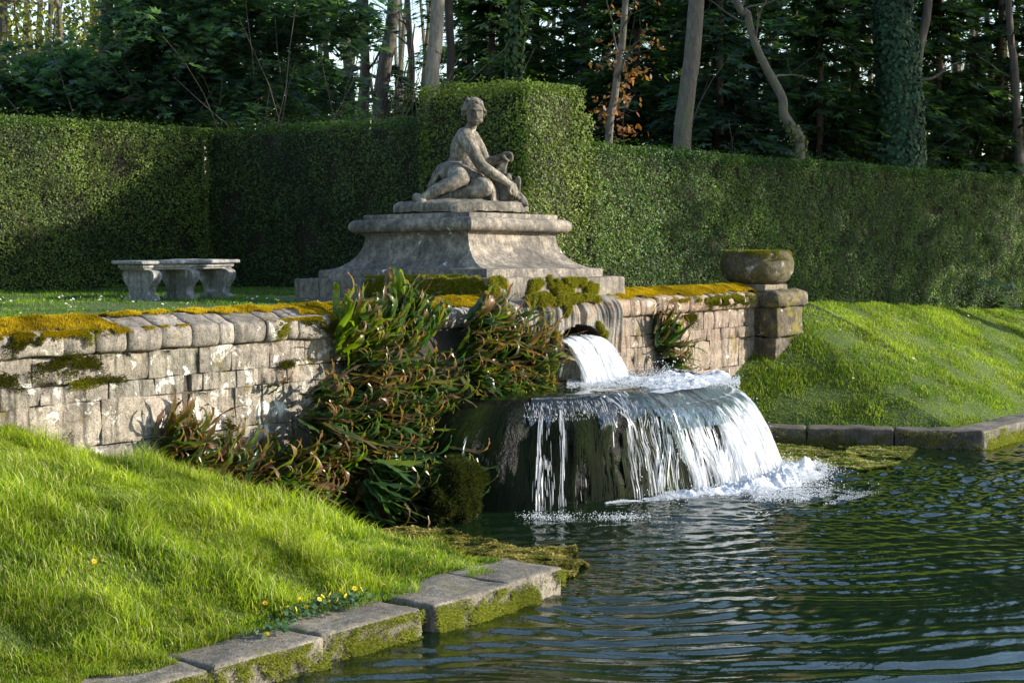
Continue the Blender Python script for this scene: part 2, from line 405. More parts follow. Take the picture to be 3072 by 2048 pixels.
# ------------------------------------------------------------------ retaining wall
def stones(mb, edges, z0, z1, yf, yb, r, tint=(.78, 1.12), gap=.008, jit=.014, amp=.015, seg=.07, warm=.06):
    for a, b in zip(edges[:-1], edges[1:]):
        s = int(rng.integers(1e6)); y = yf - rng.uniform(0, jit)
        P, Q = rbox(a + gap * rng.uniform(.6, 1.4), b - gap * rng.uniform(.6, 1.4), y, yb, z0 + gap * .7, z1 - gap * rng.uniform(.4, 1.2), r * rng.uniform(.7, 1.3), seg, amp, 7, s)
        t = rng.uniform(*tint); mb.add(P, Q, None, np.array([1 + rng.uniform(-.3, 1) * warm, 1, 1 - rng.uniform(-.3, 1) * warm]) * t)
def cut(a, b, lo, hi):
    e = [a]
    while e[-1] < b - hi: e.append(e[-1] + rng.uniform(lo, hi))
    return e + [b]
def X0(px, py=1060): return float(at_y(px, py, 0.)[0])
COURSES = [(1.455, 1.70), (1.305, 1.455), (.93, 1.305), (.58, .93), (.2, .58), (-.5, .2)]
SL0, SL1 = X0(549, 1200), X0(575, 1200)
w = empty('retaining_wall', (0, .2, 0))
tag(w, 'long sunlit stone retaining wall left of the ferns with a moss topped rounded coping', 'wall', kind='thing')
mb = MB()
for k, (a, b) in enumerate(COURSES):
    if k == 0: e = cut(-9, X0(95), .5, .95) + [X0(q, 1120) for q in (303, 444, 596, 694, 808)] + cut(X0(912), 5.3, .35, .7)
    elif k == 1: e = cut(-9, X0(116), .5, .9) + [X0(q, 1180) for q in (324, 463)] + [SL0]
    else: e = cut(-9, SL0, .35, .75)
    stones(mb, e, a, b, 0, .3, .007, gap=.003)
    if k: stones(mb, cut(SL1, 5.3, .3, .62) if k > 1 else [SL1] + [X0(q, 1160) for q in (610, 708, 757)] + cut(X0(860), 5.3, .3, .5), a, b, 0, .3, .007, gap=.003)
P, Q = rbox(-9, 5.3, .035, .44, -.6, 1.69, .01, 2.); mb2 = MB(); mb2.add(P, Q)
def crown(y):
    t = np.clip((y + .06) / .30, 0, 1); return .085 * t * t * (3 - 2 * t) * (1 - .35 * np.clip((y - .28) / .2, 0, 1))
def copestone(a, b, y0, y1, z0, z1, r, seed, amp=.018):
    P, Q = rbox(a - r, b + r, y0, y1, z0, z1, r, .06, amp, 6, seed)
    e = np.minimum(P[:, 0] - a, b - P[:, 0]); P[:, 0] = np.clip(P[:, 0], a, b)
    P[:, 2] += np.where(P[:, 2] > z0 + .09, crown(P[:, 1]), 0)
    w_ = np.clip(1 - e / .02, 0, 1)[:, None] * .006; P = P - (P - np.array([0, (y0 + y1) / 2, (z0 + z1) / 2])) * np.array([0, 1, 1]) * w_ * 4
    return P, Q
def child(o, p, world=True):
    o.parent = p
    if world: o.location = o.location - p.location
    return o
child(obj('stonework', mb.mesh('stonework'), M['wall']), w)
child(obj('core', mb2.mesh('core'), M['mortar']), w)
mb = MB()
ce = cut(-9, X0(20), .45, .9) + [X0(q, 1000) for q in (172, 270, 365, 466, 558, 640, 687, 781, 845, 878, 985)] + cut(X0(1060), 5.3, .4, .6)
for a, b in zip(ce[:-1], ce[1:]):
    P, Q = copestone(a + .003, b - .003, -.075 - rng.uniform(0, .02), .47, 1.705 - rng.uniform(0, .01), 1.905 + rng.uniform(-.007, .007), .06, int(rng.integers(1e6)), .012)
    mb.add(P, Q, None, np.array([1, .99, .97]) * rng.uniform(.75, 1.1))
child(obj('coping', mb.mesh('coping'), M['coping']), w)
def coping_moss(name, spans, parent, z=1.905, spill=(), pal=MOSSY, dens=26000, humped=True):
    mb = MB()
    for a, b, y0, y1 in spans:
        n = int((b - a) * (y1 - y0) * dens); x = rng.uniform(a, b, n); y = rng.uniform(y0, y1, n); P = xyz(x, y)
        edge = np.minimum(np.minimum(x - a, b - x) / .08, (y - y0) / .05)
        k = fbm(P, 6., 61, 3) * .7 + np.clip(edge, 0, 1.2) > .45
        x, y = x[k], y[k]; P = xyz(x, y, z + (crown(y) if humped else 0) + .012 + .016 * fbm(xyz(x, y), 9, 63, 2) - .075 * np.clip((-.0 - y) / .08, 0, 1) ** 2)
        n = len(x); Nn = np.tile([0., -.25, 1.], (n, 1)); v, t, c = tufts(P, Nn, rng.uniform(.012, .034, n), .0045, mosscol(n, pal) * (.75 + .5 * np.clip(fbm(P, 5, 65, 2) + .5, 0, 1))[:, None])
        mb.add(v, None, t, c)
    for px, py, w_, h_, pl in spill:
        c0 = at_y(px, py, -.09); n = int(w_ * h_ * 80000)
        x = c0[0] + rng.normal(0, w_ * .42, n); zz = c0[2] + rng.normal(0, h_ * .42, n); P = xyz(x, -.084 + 0 * x, zz)
        k = fbm(P, 11, 71, 3) > -.1 + .35 * (np.hypot((x - c0[0]) / w_, (zz - c0[2]) / h_) - .5)
        P = P[k]; P[:, 2] = np.minimum(P[:, 2], z); P[:, 1] -= .02 * rng.random(len(P)) + .012; P[:, 1] += np.where(P[:, 2] < 1.70, .075, 0) + (.06 - np.sqrt(np.clip(.06 ** 2 - np.clip(P[:, 2] - 1.845, 0, .06) ** 2, 0, 1)))
        n = len(P); v, t, c = tufts(P, np.tile([0, -1., .1], (n, 1)), rng.uniform(.012, .03, n), .0045, mosscol(n, pl)); mb.add(v, None, t, c)
    return child(obj(name, mb.mesh(name), M['moss']), parent)
coping_moss('moss', [(-6, X0(366, 1000), -.07, .5), (X0(375), X0(575, 980), .12, .5), (X0(600), X0(900, 960), .1, .5), (X0(890, 960), 5.3, -.05, .5)], w,
            spill=[(20, 1012, .5, .045, MOSSY), (110, 1006, .5, .05, MOSSY), (190, 1000, .5, .035, MOSSY), (300, 992, .5, .04, MOSSY), (345, 990, .2, .05, MOSSY), (430, 980, .35, .03, MOSSY), (530, 972, .35, .03, MOSSY), (900, 952, .5, .04, MOSSY), (1000, 948, .5, .05, MOSSY), (45, 1018, .34, .13, MOSSD), (95, 1030, .2, .12, MOSSD), (258, 1000, .1, .16, MOSSG), (285, 985, .2, .1, MOSSG), (845, 985, .12, .14, MOSSG), (930, 975, .25, .1, MOSSD),
                   (210, 1090, .5, .11, MOSSD), (275, 1105, .2, .12, MOSSD), (262, 1150, .22, .07, MOSSG), (330, 1140, .3, .05, MOSSD), (30, 1140, .35, .12, MOSSD), (1000, 985, .3, .08, MOSSD), (880, 1092, .3, .05, MOSSD), (705, 1275, .1, .1, MOSSD), (220, 1345, .06, .14, MOSSD)])
w2 = empty('retaining_wall', (9.2, .2, 0))
tag(w2, 'shorter reddish stone wall between the spout block and the square end pier', 'wall', kind='thing')
mb = MB()
for k, (a, b) in enumerate(COURSES):
    lo, hi = [(.25, .55), (.25, .5), (.2, .45), (.25, .5), (.3, .6), (.4, .7)][k]
    stones(mb, cut(7.3, 10.99, lo, hi), a, b, 0, .3, .007, gap=.003, tint=(.8, 1.12))
child(obj('stonework', mb.mesh('stonework'), M['wall_pink']), w2)
P, Q = rbox(7.3, 11.0, .035, .44, -.6, 1.69, .01, 2.); mb2 = MB(); mb2.add(P, Q); child(obj('core', mb2.mesh('core'), M['mortar']), w2)
mb = MB()
for a, b in zip(*(lambda e: (e[:-1], e[1:]))(cut(7.42, 11.0, .2, .55))):
    P, Q = copestone(a + .003, b - .003, -.08 - rng.uniform(0, .02), .47, 1.70 - rng.uniform(0, .01), 1.905 + rng.uniform(-.01, .01), .06, int(rng.integers(1e6)), .016)
    mb.add(P, Q, None, np.array([1.05, .98, .9]) * rng.uniform(.75, 1.15))
child(obj('coping', mb.mesh('coping'), M['wall_pink']), w2)
coping_moss('moss', [(7.42, 11.0, -.05, .5), (7.42, 11.0, .0, .5)], w2, spill=[(2120, 897, .6, .05, MOSSG), (2200, 892, .6, .06, MOSSG), (2160, 905, .5, .09, MOSSD), (2080, 950, .2, .05, MOSSD), (2225, 900, .4, .1, MOSSD), (2040, 900, .4, .04, MOSSY), (2090, 960, .15, .1, MOSSD)])
# end pier with its own coping
pr = empty('end_pier', (11.36, 0, 0)); tag(pr, 'square stone pier with a dark side at the end of the reddish wall', 'pier', kind='thing')
mb = MB()
zz = [-.2, .45, .95, 1.30, 1.70]
for a, b in zip(zz[:-1], zz[1:]):
    P, Q = rbox(10.98 + rng.uniform(0, .015), 11.74, -.34 - rng.uniform(0, .02), .5, a + .004, b - .003, .03, .08, .028, 6, int(rng.integers(1e6))); mb.add(P, Q, None, rng.uniform(.8, 1.1))
child(obj('shaft', mb.mesh('shaft'), M['pier']), pr)
mb = MB(); P, Q = rbox(10.95, 11.83, -.40, .56, 1.70, 1.92, .075, .05, .035, 5, 77); mb.add(P, Q)
child(obj('coping', mb.mesh('coping'), M['pier']), pr)
coping_moss('moss', [(10.98, 11.8, -.36, .5)], pr, 1.915, pal=MOSSG, spill=(), humped=False)
# ------------------------------------------------------------------ stone bowl on its slab
bw = empty('stone_bowl', (11.33, .15, 2.0)); tag(bw, 'round mossy stone bowl on a thin square slab above the end pier', 'garden bowl')
P, Q = rbox(10.98, 11.62, -.17, .47, 1.925, 2.005, .012, .1, .008, 6, 5); mb = MB(); mb.add(P, Q, None, (1.1, 1.05, .95)); child(obj('slab', mb.mesh('slab'), M['pedstep']), bw)
prof = [(.0, .12), (.2, .14), (.33, .22), (.36, .36), (.385, .45), (.43, .455), (.462, .425), (.485, .35), (.492, .26), (.478, .165), (.435, .08), (.36, .025), (.27, 0), (0., 0.)]
pr_ = smoothpath([(a, 0, b) for a, b in prof], 60); na = 72; ang = np.linspace(0, 2 * math.pi, na, endpoint=False)
V = np.stack([np.cos(ang)[:, None] * pr_[None, :, 0], np.sin(ang)[:, None] * pr_[None, :, 0], np.tile(pr_[:, 2], (na, 1))], -1)
V = V + V / .5 * (.02 * fbm(V, 4, 8, 3))[..., None] * np.array([1, 1, .5]); V = V.reshape(-1, 3) + np.array([11.33, .15, 2.0])
child(obj('basin', mesh('basin', V, gridq(na, 60, True)[:, ::-1]), M['bowl']), bw)
n = 26000; a = rng.uniform(0, 2 * math.pi, n); pr2 = rng.uniform(.32, .50, n)
hz = np.interp(pr2, [.32, .38, .43, .468, .5], [.30, .45, .458, .42, .33]); P = xyz(11.33 + np.cos(a) * np.minimum(pr2, .485), .15 + np.sin(a) * np.minimum(pr2, .485), 2.0 + hz)
k = fbm(P, 7, 12, 3) > -.12 + np.clip((pr2 - .43) * 6, 0, .5); P, a = P[k], a[k]; Nn = np.stack([np.cos(a) * .5, np.sin(a) * .5, np.ones(len(a))], -1); v, t, c = tufts(P, Nn, rng.uniform(.008, .024, len(P)), .004, mosscol(len(P), MOSSG) * .85)
child(obj('moss', mesh('moss', v, t, c), M['moss']), bw)
# ------------------------------------------------------------------ pedestal (mitred mouldings over a rectangle, slightly settled)
def rect_loft(levels, nx=26, ny=26, amp=.006, sc=6., seed=0, top=True):
    """levels: (x0,x1,y0,y1,z) bottom to top"""
    mb = MB(); L = np.array(levels, float); n = len(L)
    s = np.linspace(0, 1, nx); cs = 1 - np.cos(np.clip(s, 0, 1) * math.pi)
    sides = [((0, 2), (1, 2)), ((1, 2), (1, 3)), ((1, 3), (0, 3)), ((0, 3), (0, 2))]
    for (a, b), (c, d) in sides:
        A = L[:, [a, b]]; B = L[:, [c, d]]
        P = A[None] * (1 - s)[:, None, None] + B[None] * s[:, None, None]
        P = np.concatenate([P, np.broadcast_to(L[None, :, 4:5], (nx, n, 1))], -1)
        nrm = np.array({(0, 2): (0, -1, 0), (1, 2): (1, 0, 0), (1, 3): (0, 1, 0), (0, 3): (-1, 0, 0)}[(a, b)])
        e = np.clip(np.minimum(s, 1 - s) * nx / 2, 0, 1)[:, None, None]
        P = P + nrm * (fbm(P, sc, seed, 3) * amp)[..., None] * e
        mb.add(P.reshape(-1, 3), gridq(nx, n))
    if top:
        u, v = np.meshgrid(np.linspace(0, 1, 12), np.linspace(0, 1, 12), indexing='ij'); t = L[-1]
        P = np.stack([t[0] + (t[1] - t[0]) * u, t[2] + (t[3] - t[2]) * v, np.full_like(u, t[4])], -1).reshape(-1, 3)
        mb.add(P, gridq(12, 12))
    return mb
def lvl(ix, iy, z, b=(5.45, 7.75, .30, 2.85)): return (b[0] + ix, b[1] - ix, b[2] + iy, b[3] - iy, z)
PC = np.array([5.28, .08, 1.98])
pd = empty('pedestal', PC); tag(pd, 'broad flared stone pedestal with a rounded moulding standing on steps behind the wall', 'pedestal')
def pedpart(name, mb, m):
    o = obj(name, mb.mesh(name), m); child(o, pd); return o
zs = lambda drop: H - drop
mb = MB(); P, Q = rbox(4.95, 8.15, .0, 3.75, 1.78, zs(.715), .07, .1, .03, 4, 3); mb.add(P, Q, None, (.62, .62, .64)); pedpart('base_course', mb, M['pedstep'])
mb = MB()
for (a, b, c, d) in ((5.28, 6.35, .08, 1.35), (6.36, 7.05, .085, 1.35), (7.06, 7.92, .08, 1.5), (5.28, 6.6, 1.36, 3.1), (6.61, 7.92, 1.51, 3.1)):
    P, Q = rbox(a, b, c, d, zs(.74), zs(.487), .022, .08, .012, 5, int(a * 100 + c * 10)); mb.add(P, Q, None, rng.uniform(.85, 1.08))
pedpart('step', mb, M['pedstep'])
pedpart('plinth', rect_loft([lvl(0, 0, zs(.495)), lvl(0, 0, zs(.40)), lvl(.012, .012, zs(.385))], seed=4), M['ped'])
fl = []
for u in np.linspace(0, 1, 16):
    th = u * math.pi / 2; k = 1 - math.cos(th) if False else math.sin(th); z = zs(.385) + (.385 + .015) * (1 - math.cos(th))
    fl.append(lvl(.012 + (.29 - .012) * k, .012 + (.49 - .012) * k, z))
pedpart('flared_body', rect_loft(fl, amp=.01, seed=6), M['ped'])
nk = [lvl(.29, .49, zs(-.012)), lvl(.275, .475, zs(-.018)), lvl(.275, .475, zs(-.032)), lvl(.25, .45, zs(-.036)), lvl(.25, .45, zs(-.05))]
for u in np.linspace(-90, 90, 13):
    a = math.radians(u); nk.append(lvl(.235 - .075 * math.cos(a), .42 - .085 * math.cos(a), zs(-.128) + .08 * math.sin(a)))
nk.append(lvl(.25, .45, zs(-.208)))
pedpart('moulding', rect_loft(nk, amp=.008, seed=8), M['ped'])
pedpart('cap_slab', rect_loft([lvl(.29, .47, zs(-.206)), lvl(.285, .465, zs(-.255)), lvl(.30, .48, zs(-.265))], amp=.012, seed=9), M['ped'])
def B(px, py, y, r): 
    return (at_y(px, py, y), r)
bl = []
def mossy(px0, px1, py0, py1, y, n, r, lift=.03, thr=-.1, sd=300):
    for _ in range(n):
        px, py = rng.uniform(px0, px1), rng.uniform(py0, py1); p = at_y(px, py, y); u = min((px - px0) / (px1 - px0), (px1 - px) / (px1 - px0), .15) / .15
        if fbm(p[None] * np.array([1, 1, 1.3]), 4.5, sd, 2)[0] < thr + .45 * (1 - u): continue
        k = rng.uniform(*r); bl.append((p + np.array([0, -lift * rng.random(), 0]), (k * rng.uniform(.8, 1.4), k * .7, k * rng.uniform(.7, 1.2))))
mossy(1578, 1640, 838, 888, .075, 60, (.02, .04)); mossy(1640, 1785, 832, 890, .075, 170, (.018, .042), .04, -.34)
mossy(1468, 1522, 835, 885, .075, 55, (.02, .035)); mossy(1565, 1800, 880, 897, -.02, 130, (.02, .04), .03, -.15); mossy(1668, 1800, 885, 915, -.19, 90, (.015, .035), .03, -.1); mossy(1580, 1660, 885, 915, -.19, 50, (.02, .035), .03, -.1); mossy(1695, 1712, 915, 945, -.25, 14, (.015, .03), .01, -1)
for _ in range(150):
    q = rng.uniform(.15, 1.9); bl.append(((5.27, q, rng.uniform(zs(.72), zs(.50))), (.025, rng.uniform(.03, .06), rng.uniform(.02, .05))))
for _ in range(60): bl.append(((5.44 - rng.random() * .1, rng.uniform(.6, 2.), zs(.485)), (.05, .08, .018)))
c = cushion('moss', bl, None, MOSSG, 30000, .013, .026)
child(c, pd)
pd.rotation_euler = (math.radians(-1.1), math.radians(.8), 0)
# ------------------------------------------------------------------ spout block with dripping stone face and low arch
BX0, BX1, BYF = 5.15, 7.44, -.22
ACX, AW, AZ0, AZT = 6.50, .40, 1.50, 1.665
sb = empty('spout_block', (6.3, .2, 0)); tag(sb, 'grey drip ridged stone block with a low arched water outlet under the pedestal', 'stone block', kind='thing')
nx, nv = 260, 90
xs_ = np.linspace(BX0, BX1, nx)
pts_ = [(.45, 1.965)] + [(y, 1.965) for y in np.linspace(.3, BYF + .22, 8)]
for a in np.linspace(8, 90, 16): pts_.append((BYF + .22 - .22 * math.sin(math.radians(a)), 1.965 - .22 + .22 * math.cos(math.radians(a))))
for z in np.linspace(1.735, 1.30, 44): pts_.append((BYF - .0, z))
for z in np.linspace(1.285, .5, 21): pts_.append((BYF + .07, z))
prof_ = np.array(pts_); nv = len(prof_)
X = np.repeat(xs_[:, None], nv, 1); Y = np.repeat(prof_[None, :, 0], nx, 0); Z = np.repeat(prof_[None, :, 1], nx, 0)
xx = X + .03 * fbm(xyz(X * 2, Z * 3.), 1., 15, 2) + .05 * np.clip(1.8 - Z, 0, 1) * (X - ACX) * -.3
rg = fbm(xyz(xx * 14, Z * 1.1), 1., 16, 2) + .6 * vnoise(xyz(xx * 34, Z * 2.2), 1., 18)
fr = np.clip((1.985 - Z) / .10, 0.15, 1) * np.clip((Z - 1.22) / .1, .12, 1)
ex = np.clip(np.minimum(X - BX0, BX1 - X) / .07, 0, 1)
Y = Y - rg * .036 * fr + (1 - ex) ** 2 * .05
Z = Z + .012 * fbm(xyz(X, Y), 3., 19, 2) * (Y > BYF + .1)
inside = (np.abs(X - ACX) < AW) & (Z < AZ0 + (AZT - AZ0) * np.sqrt(np.clip(1 - ((X - ACX) / AW) ** 2, 0, 1))) & (Z > AZ0 - .04) & (Y < .1)
Q = gridq(nx, nv); V = np.stack([X, Y, Z], -1).reshape(-1, 3); Q = Q[~inside.reshape(-1)[Q].all(1)]
mb = MB(); mb.add(V, Q)
for xe, s in ((BX0, 1), (BX1, -1)):
    P, q = rbox(xe + (0 if s > 0 else -.1), xe + (.1 if s > 0 else 0), BYF + .05, .44, .4, 1.78, .03, .1, .01, 5, 3); mb.add(P, q)
a_ = np.linspace(math.pi, 0, 24); tv = []
for y in (BYF - .02, BYF + .25, .42): tv.append(np.stack([ACX + AW * 1.0 * np.cos(a_), np.full(24, y), AZ0 + (AZT - AZ0) * np.sin(a_) + .004], -1))
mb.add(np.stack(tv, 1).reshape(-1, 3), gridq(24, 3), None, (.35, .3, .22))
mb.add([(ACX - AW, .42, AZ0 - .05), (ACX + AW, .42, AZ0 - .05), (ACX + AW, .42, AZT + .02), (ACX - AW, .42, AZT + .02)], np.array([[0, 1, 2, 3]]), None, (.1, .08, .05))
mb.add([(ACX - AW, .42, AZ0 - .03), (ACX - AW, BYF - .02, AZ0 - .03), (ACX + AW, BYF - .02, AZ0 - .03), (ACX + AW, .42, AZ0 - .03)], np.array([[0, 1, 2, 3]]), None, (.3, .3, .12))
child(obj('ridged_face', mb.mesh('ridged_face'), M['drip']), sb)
c = cushion('moss', [(at_y(1803, 988, BYF - .03), (.05, .04, .06)), (at_y(1815, 1005, BYF - .03), (.05, .04, .07)), (at_y(1795, 972, BYF - .03), (.04, .03, .04)), (at_y(1668, 1015, BYF - .04), (.07, .05, .09)), (at_y(1660, 1080, BYF - .04), (.05, .05, .13)), (at_y(1650, 1130, BYF - .06), (.06, .05, .1))], None, MOSSG, 30000, .014)
child(c, sb)
# ------------------------------------------------------------------ rock ledge (half round bowl) under the spout
ECX = 6.3
def ell(phi, a, b): return ECX + a * np.cos(phi), -b * np.sin(phi)
LZ = 1.0
def ledge_ab(phi, z):
    """half axes of the rock at height z; a little fuller on the left"""
    left = np.clip((phi - 1.9) / 1.0, 0, 1); t = np.clip((LZ - z) / LZ, 0, 1.3)
    k = 1 - np.clip(1 - t / (.26 + .22 * left), 0, 1) ** 2 * (.16 + .10 * left) + .10 * t
    return (2.5 + .5 * left) * k, (1.80 + .5 * left) * k
rl = empty('rock_ledge', (ECX, -1, 0)); tag(rl, 'dark wet rounded rock ledge streaked with green slime below the spout', 'rock ledge', kind='thing')
nph, nz = 460, 70
ph = np.linspace(-.1, math.pi + .1, nph); zz_ = np.concatenate([[LZ] * 6, np.linspace(LZ, -.35, nz - 6)])
PH, ZZ = np.meshgrid(ph, zz_, indexing='ij')
A, Bx = ledge_ab(PH, ZZ); sc_ = np.ones_like(ZZ); sc_[:, :6] = np.array([.0, .3, .55, .75, .9, .97])[None, :]
EX, EY = ell(PH, A * sc_, Bx * sc_)
def rock_off(p, z):
    rid = fbm(xyz(p * 16, z * .9), 1., 80, 3) + .5 * vnoise(xyz(p * 45, z * 1.6), 1., 83)
    big = fbm(xyz(p * 4, z * 1.4), 1., 87, 2); blk = fbm(xyz(p * 7, z * 3.2), 1., 88, 3)
    return (rid * .022 + big * .07 + blk * .05) * np.where(p < 1.9, .45, 1.) * np.clip((LZ - z) / .2 + .15, .15, 1)
off = rock_off(PH, ZZ)
nxv, nyv = np.cos(PH), -np.sin(PH)
EX = EX + nxv * off; EY = EY + nyv * off
Zr = ZZ + np.where(sc_ < .98, .02 * fbm(xyz(EX, EY), 3, 90, 2) - .03, 0)
def ledge_mat():
    N = NT('wet_ledge_rock'); p = N.pos(); v = N.scalev(p, (7, 7, .7)); f = N.noise(v, 1.6, 5, .65); g = N.noise(p, 3.2, 5, .65, .4)
    c = N.ramp(f, [(.35, (.001, .001, .001)), (.5, (.004, .0037, .003)), (.66, (.010, .011, .005))])
    c = N.mix(N.ramp(g, [(.5, 0.), (.62, .75)]), c, (.011, .019, .004))
    return N.end(N.bsdf(c, N.ramp(f, [(.3, .34), (.7, .6)]), N.bump(N.math('ADD', N.noise(v, 5, 4), N.noise(p, 30, 3)), .7, .03), Specular_IOR_Level=.14))
M['ledge'] = ledge_mat()
child(obj('rock', mesh('rock', np.stack([EX, EY, Zr], -1).reshape(-1, 3), gridq(nph, nz)[:, ::-1]), M['ledge']), rl)
# hanging green slime strands on the dark face
n = 36000; p_ = rng.uniform(1.6, 3.05, n); z0 = rng.uniform(.0, .97, n); L = rng.uniform(.05, .30, n)
keep = fbm(xyz(p_ * 16, z0 * 2.2), 1., 92, 3) + .5 * fbm(xyz(p_ * 40, z0 * 2.5), 1., 94, 2) > -.38
p_, z0, L = p_[keep], z0[keep], L[keep]; n = len(p_)
z1 = np.maximum(z0 - L, -.02); a0, b0 = ledge_ab(p_, z0); o0 = rock_off(p_, z0) + .012; x0, y0 = ell(p_, a0 + o0, b0 + o0); a1, b1 = ledge_ab(p_, z1); o1 = np.maximum(rock_off(p_, z1), o0 - .03) + .014 + .02 * rng.random(n); x1, y1 = ell(p_, a1 + o1, b1 + o1)
tx, ty = -np.sin(p_) * 1, np.cos(p_) * -1; wv = rng.uniform(.002, .007, n)
V = np.stack([xyz(x0 - tx * wv, y0 - ty * wv, z0), xyz(x0 + tx * wv, y0 + ty * wv, z0), xyz(x1 + tx * wv * .3, y1 + ty * wv * .3, np.maximum(z0 - L, -.02)), xyz(x1 - tx * wv * .3, y1 - ty * wv * .3, np.maximum(z0 - L, -.02))], 1).reshape(-1, 3)
cc = np.repeat(cmix((.006, .011, .003), (.05, .075, .010), np.clip(.35 + .8 * fbm(xyz(p_ * 8, z0 * .7), 1., 93, 2) + rng.normal(0, .12, n), 0, 1) ** 1.5), 4, 0)
M['slime'] = leaf_mat('green_slime', .15, .6, .3, 1., .12)
child(obj('slime', mesh('slime', V, np.arange(4 * n).reshape(-1, 4), cc), M['slime']), rl)
bl = []
for _ in range(130):
    t = rng.random(); q = at_y(1385 + rng.normal(0, 22) - 25 * t, 1420 + 130 * t, -1.30); k = rng.uniform(.025, .07) * (1.15 - .5 * t); bl.append((q + rng.normal(0, .04, 3), (k, k, k * 1.6)))
c = cushion('moss', bl, None, ((.012, .018, .005), (.075, .085, .018)), 16000, .02, .05)
child(c, rl)
# ------------------------------------------------------------------ waterfall
def white_mat():
    N = NT('white_water'); p = N.pos()
    c = N.mix(1., N.col(), (.95, .96, .98), 'MULTIPLY')
    a = N.bsdf(c, .22, None, Specular_IOR_Level=.6)
    return N.end(N.mixs(.42, a, N.trans(c)))
def film_mat():
    N = NT('water_film'); p = N.pos(); v = N.scalev(p, (10, 10, 1.1)); f = N.noise(v, 2.2, 4, .6); f2 = N.noise(v, 6, 3, .6)
    nr = N.bump(N.math('ADD', f, N.math('MULTIPLY', f2, .5)), .9, .05)
    g = N.n('ShaderNodeBsdfGlossy'); g.inputs[1].default_value = .07; g.inputs[0].default_value = (.95, .97, 1, 1); N.l(nr, g.inputs['Normal'])
    t = N.n('ShaderNodeBsdfTransparent'); t.inputs[0].default_value = (.45, .60, .60, 1)
    lw = N.n('ShaderNodeFresnel'); lw.inputs[0].default_value = 1.33; N.l(nr, lw.inputs[1])
    return N.end(N.mixs(N.math('ADD', N.math('MULTIPLY', lw.outputs[0], 1.4), .02), t.outputs[0], g.outputs[0]))
M['white'] = white_mat(); M['film'] = film_mat()
M['foam'] = (lambda N: N.end(N.mixs(.3, N.bsdf((.80, .83, .88), .5, N.bump(N.noise(N.pos(), 45, 4, .6), .6, .03)), N.trans((.85, .88, .92)))))(NT('foam'))
wf = empty('waterfall', (ECX, -1.5, 0)); tag(wf, 'white waterfall pouring from the arch and over the rounded ledge into the pond', 'waterfall', kind='thing')
def ribbons(paths, wid, col):
    """paths (n,k,3): thin ribbons that face roughly outwards with a random twist"""
    n, k, _ = paths.shape; t = np.gradient(paths, axis=1); t /= np.linalg.norm(t, axis=2, keepdims=True) + 1e-9
    o = unit(n)[:, None, :] * .8 + np.array([RGT[0], RGT[1], 0]) * 1.2
    s = o - t * (o * t).sum(2, keepdims=True); s /= np.linalg.norm(s, axis=2, keepdims=True) + 1e-9
    tap = np.sin(np.linspace(.12, math.pi - .1, k))[None, :, None] ** .6
    w_ = wid[:, None, None] * tap
    V = np.stack([paths - s * w_, paths + s * w_], 2).reshape(-1, 3)
    q = gridq(k, 2); Q = (q[None] + (np.arange(n) * 2 * k)[:, None, None]).reshape(-1, 4)
    return V, Q, np.repeat(col, 2 * k, 0)
def fallpath(phi, u, v, z0=LZ, jz=0.):
    """u 0..1 along the lower fall: over the lip then free fall; returns xyz"""
    lip = .22
    T = math.sqrt(2 * (LZ - .13) / 9.81)
    a, b = ledge_ab(phi, LZ - .26)
    ua = np.clip(u / lip, 0, 1); tt = np.clip((u - lip) / (1 - lip), 0, 1) * T
    hug = -.40 + .33 * ua; rr = hug + v * tt + .035
    z = LZ + .03 - .26 * (1 - np.sqrt(np.clip(-hug / 2.5 / .16, 0, 1))) - .5 * 9.81 * tt ** 2
    x, y = ell(phi, a + rr, b + rr * .95)
    return np.stack([x, y, z + jz], -1)
mb = MB()
def strands(n, phis, v, l, wid, bright, sway=.03, k=7, u0=(-.05, .95), clump=-9):
    us = rng.uniform(u0[0], u0[1], n); ln = rng.uniform(*l, n)
    U = np.clip(us[:, None] + ln[:, None] * np.linspace(0, 1, k)[None], 0, 1)
    PHI = phis[:, None] + (sway * vnoise(xyz(phis[:, None] * 30 + 0 * U, U * 3.), 1., 95)) + rng.normal(0, .006, (n, 1))
    vv = v[:, None] * rng.uniform(.75, 1.08, (n, 1))
    P = fallpath(PHI, U, vv)
    mk = fbm(xyz(PHI[:, k // 2] * 17, U[:, k // 2] * 2.2 + PHI[:, k // 2] * 3), 1., 96, 3) > clump; P = P[mk]; n = len(P)
    V, Q, c = ribbons(P, rng.uniform(*wid, n), np.ones((n, 3)) * rng.uniform(*bright, (n, 1))); mb.add(V, Q, None, c)
n = 21000; p_ = 2.08 - 2.0 * rng.random(n) ** .8; dens = np.clip((1.92 - p_) / .55, .07, 1)
k = (rng.random(n) < dens) & (vnoise(xyz(p_ * 26, 0), 1., 97) + 1.3 * dens > rng.uniform(-.4, .75, n)); p_ = p_[k]
vf = 1.42 * np.clip((2.25 - p_) / .8, .2, 1); h_ = rng.random(len(p_)) < .6
strands(h_.sum(), p_[h_], vf[h_], (.04, .16), (.003, .010), (.7, 1.15), .05, 5, clump=-.62)
strands((~h_).sum(), p_[~h_], vf[~h_], (.12, .40), (.002, .008), (.7, 1.1), .05, clump=-.42)
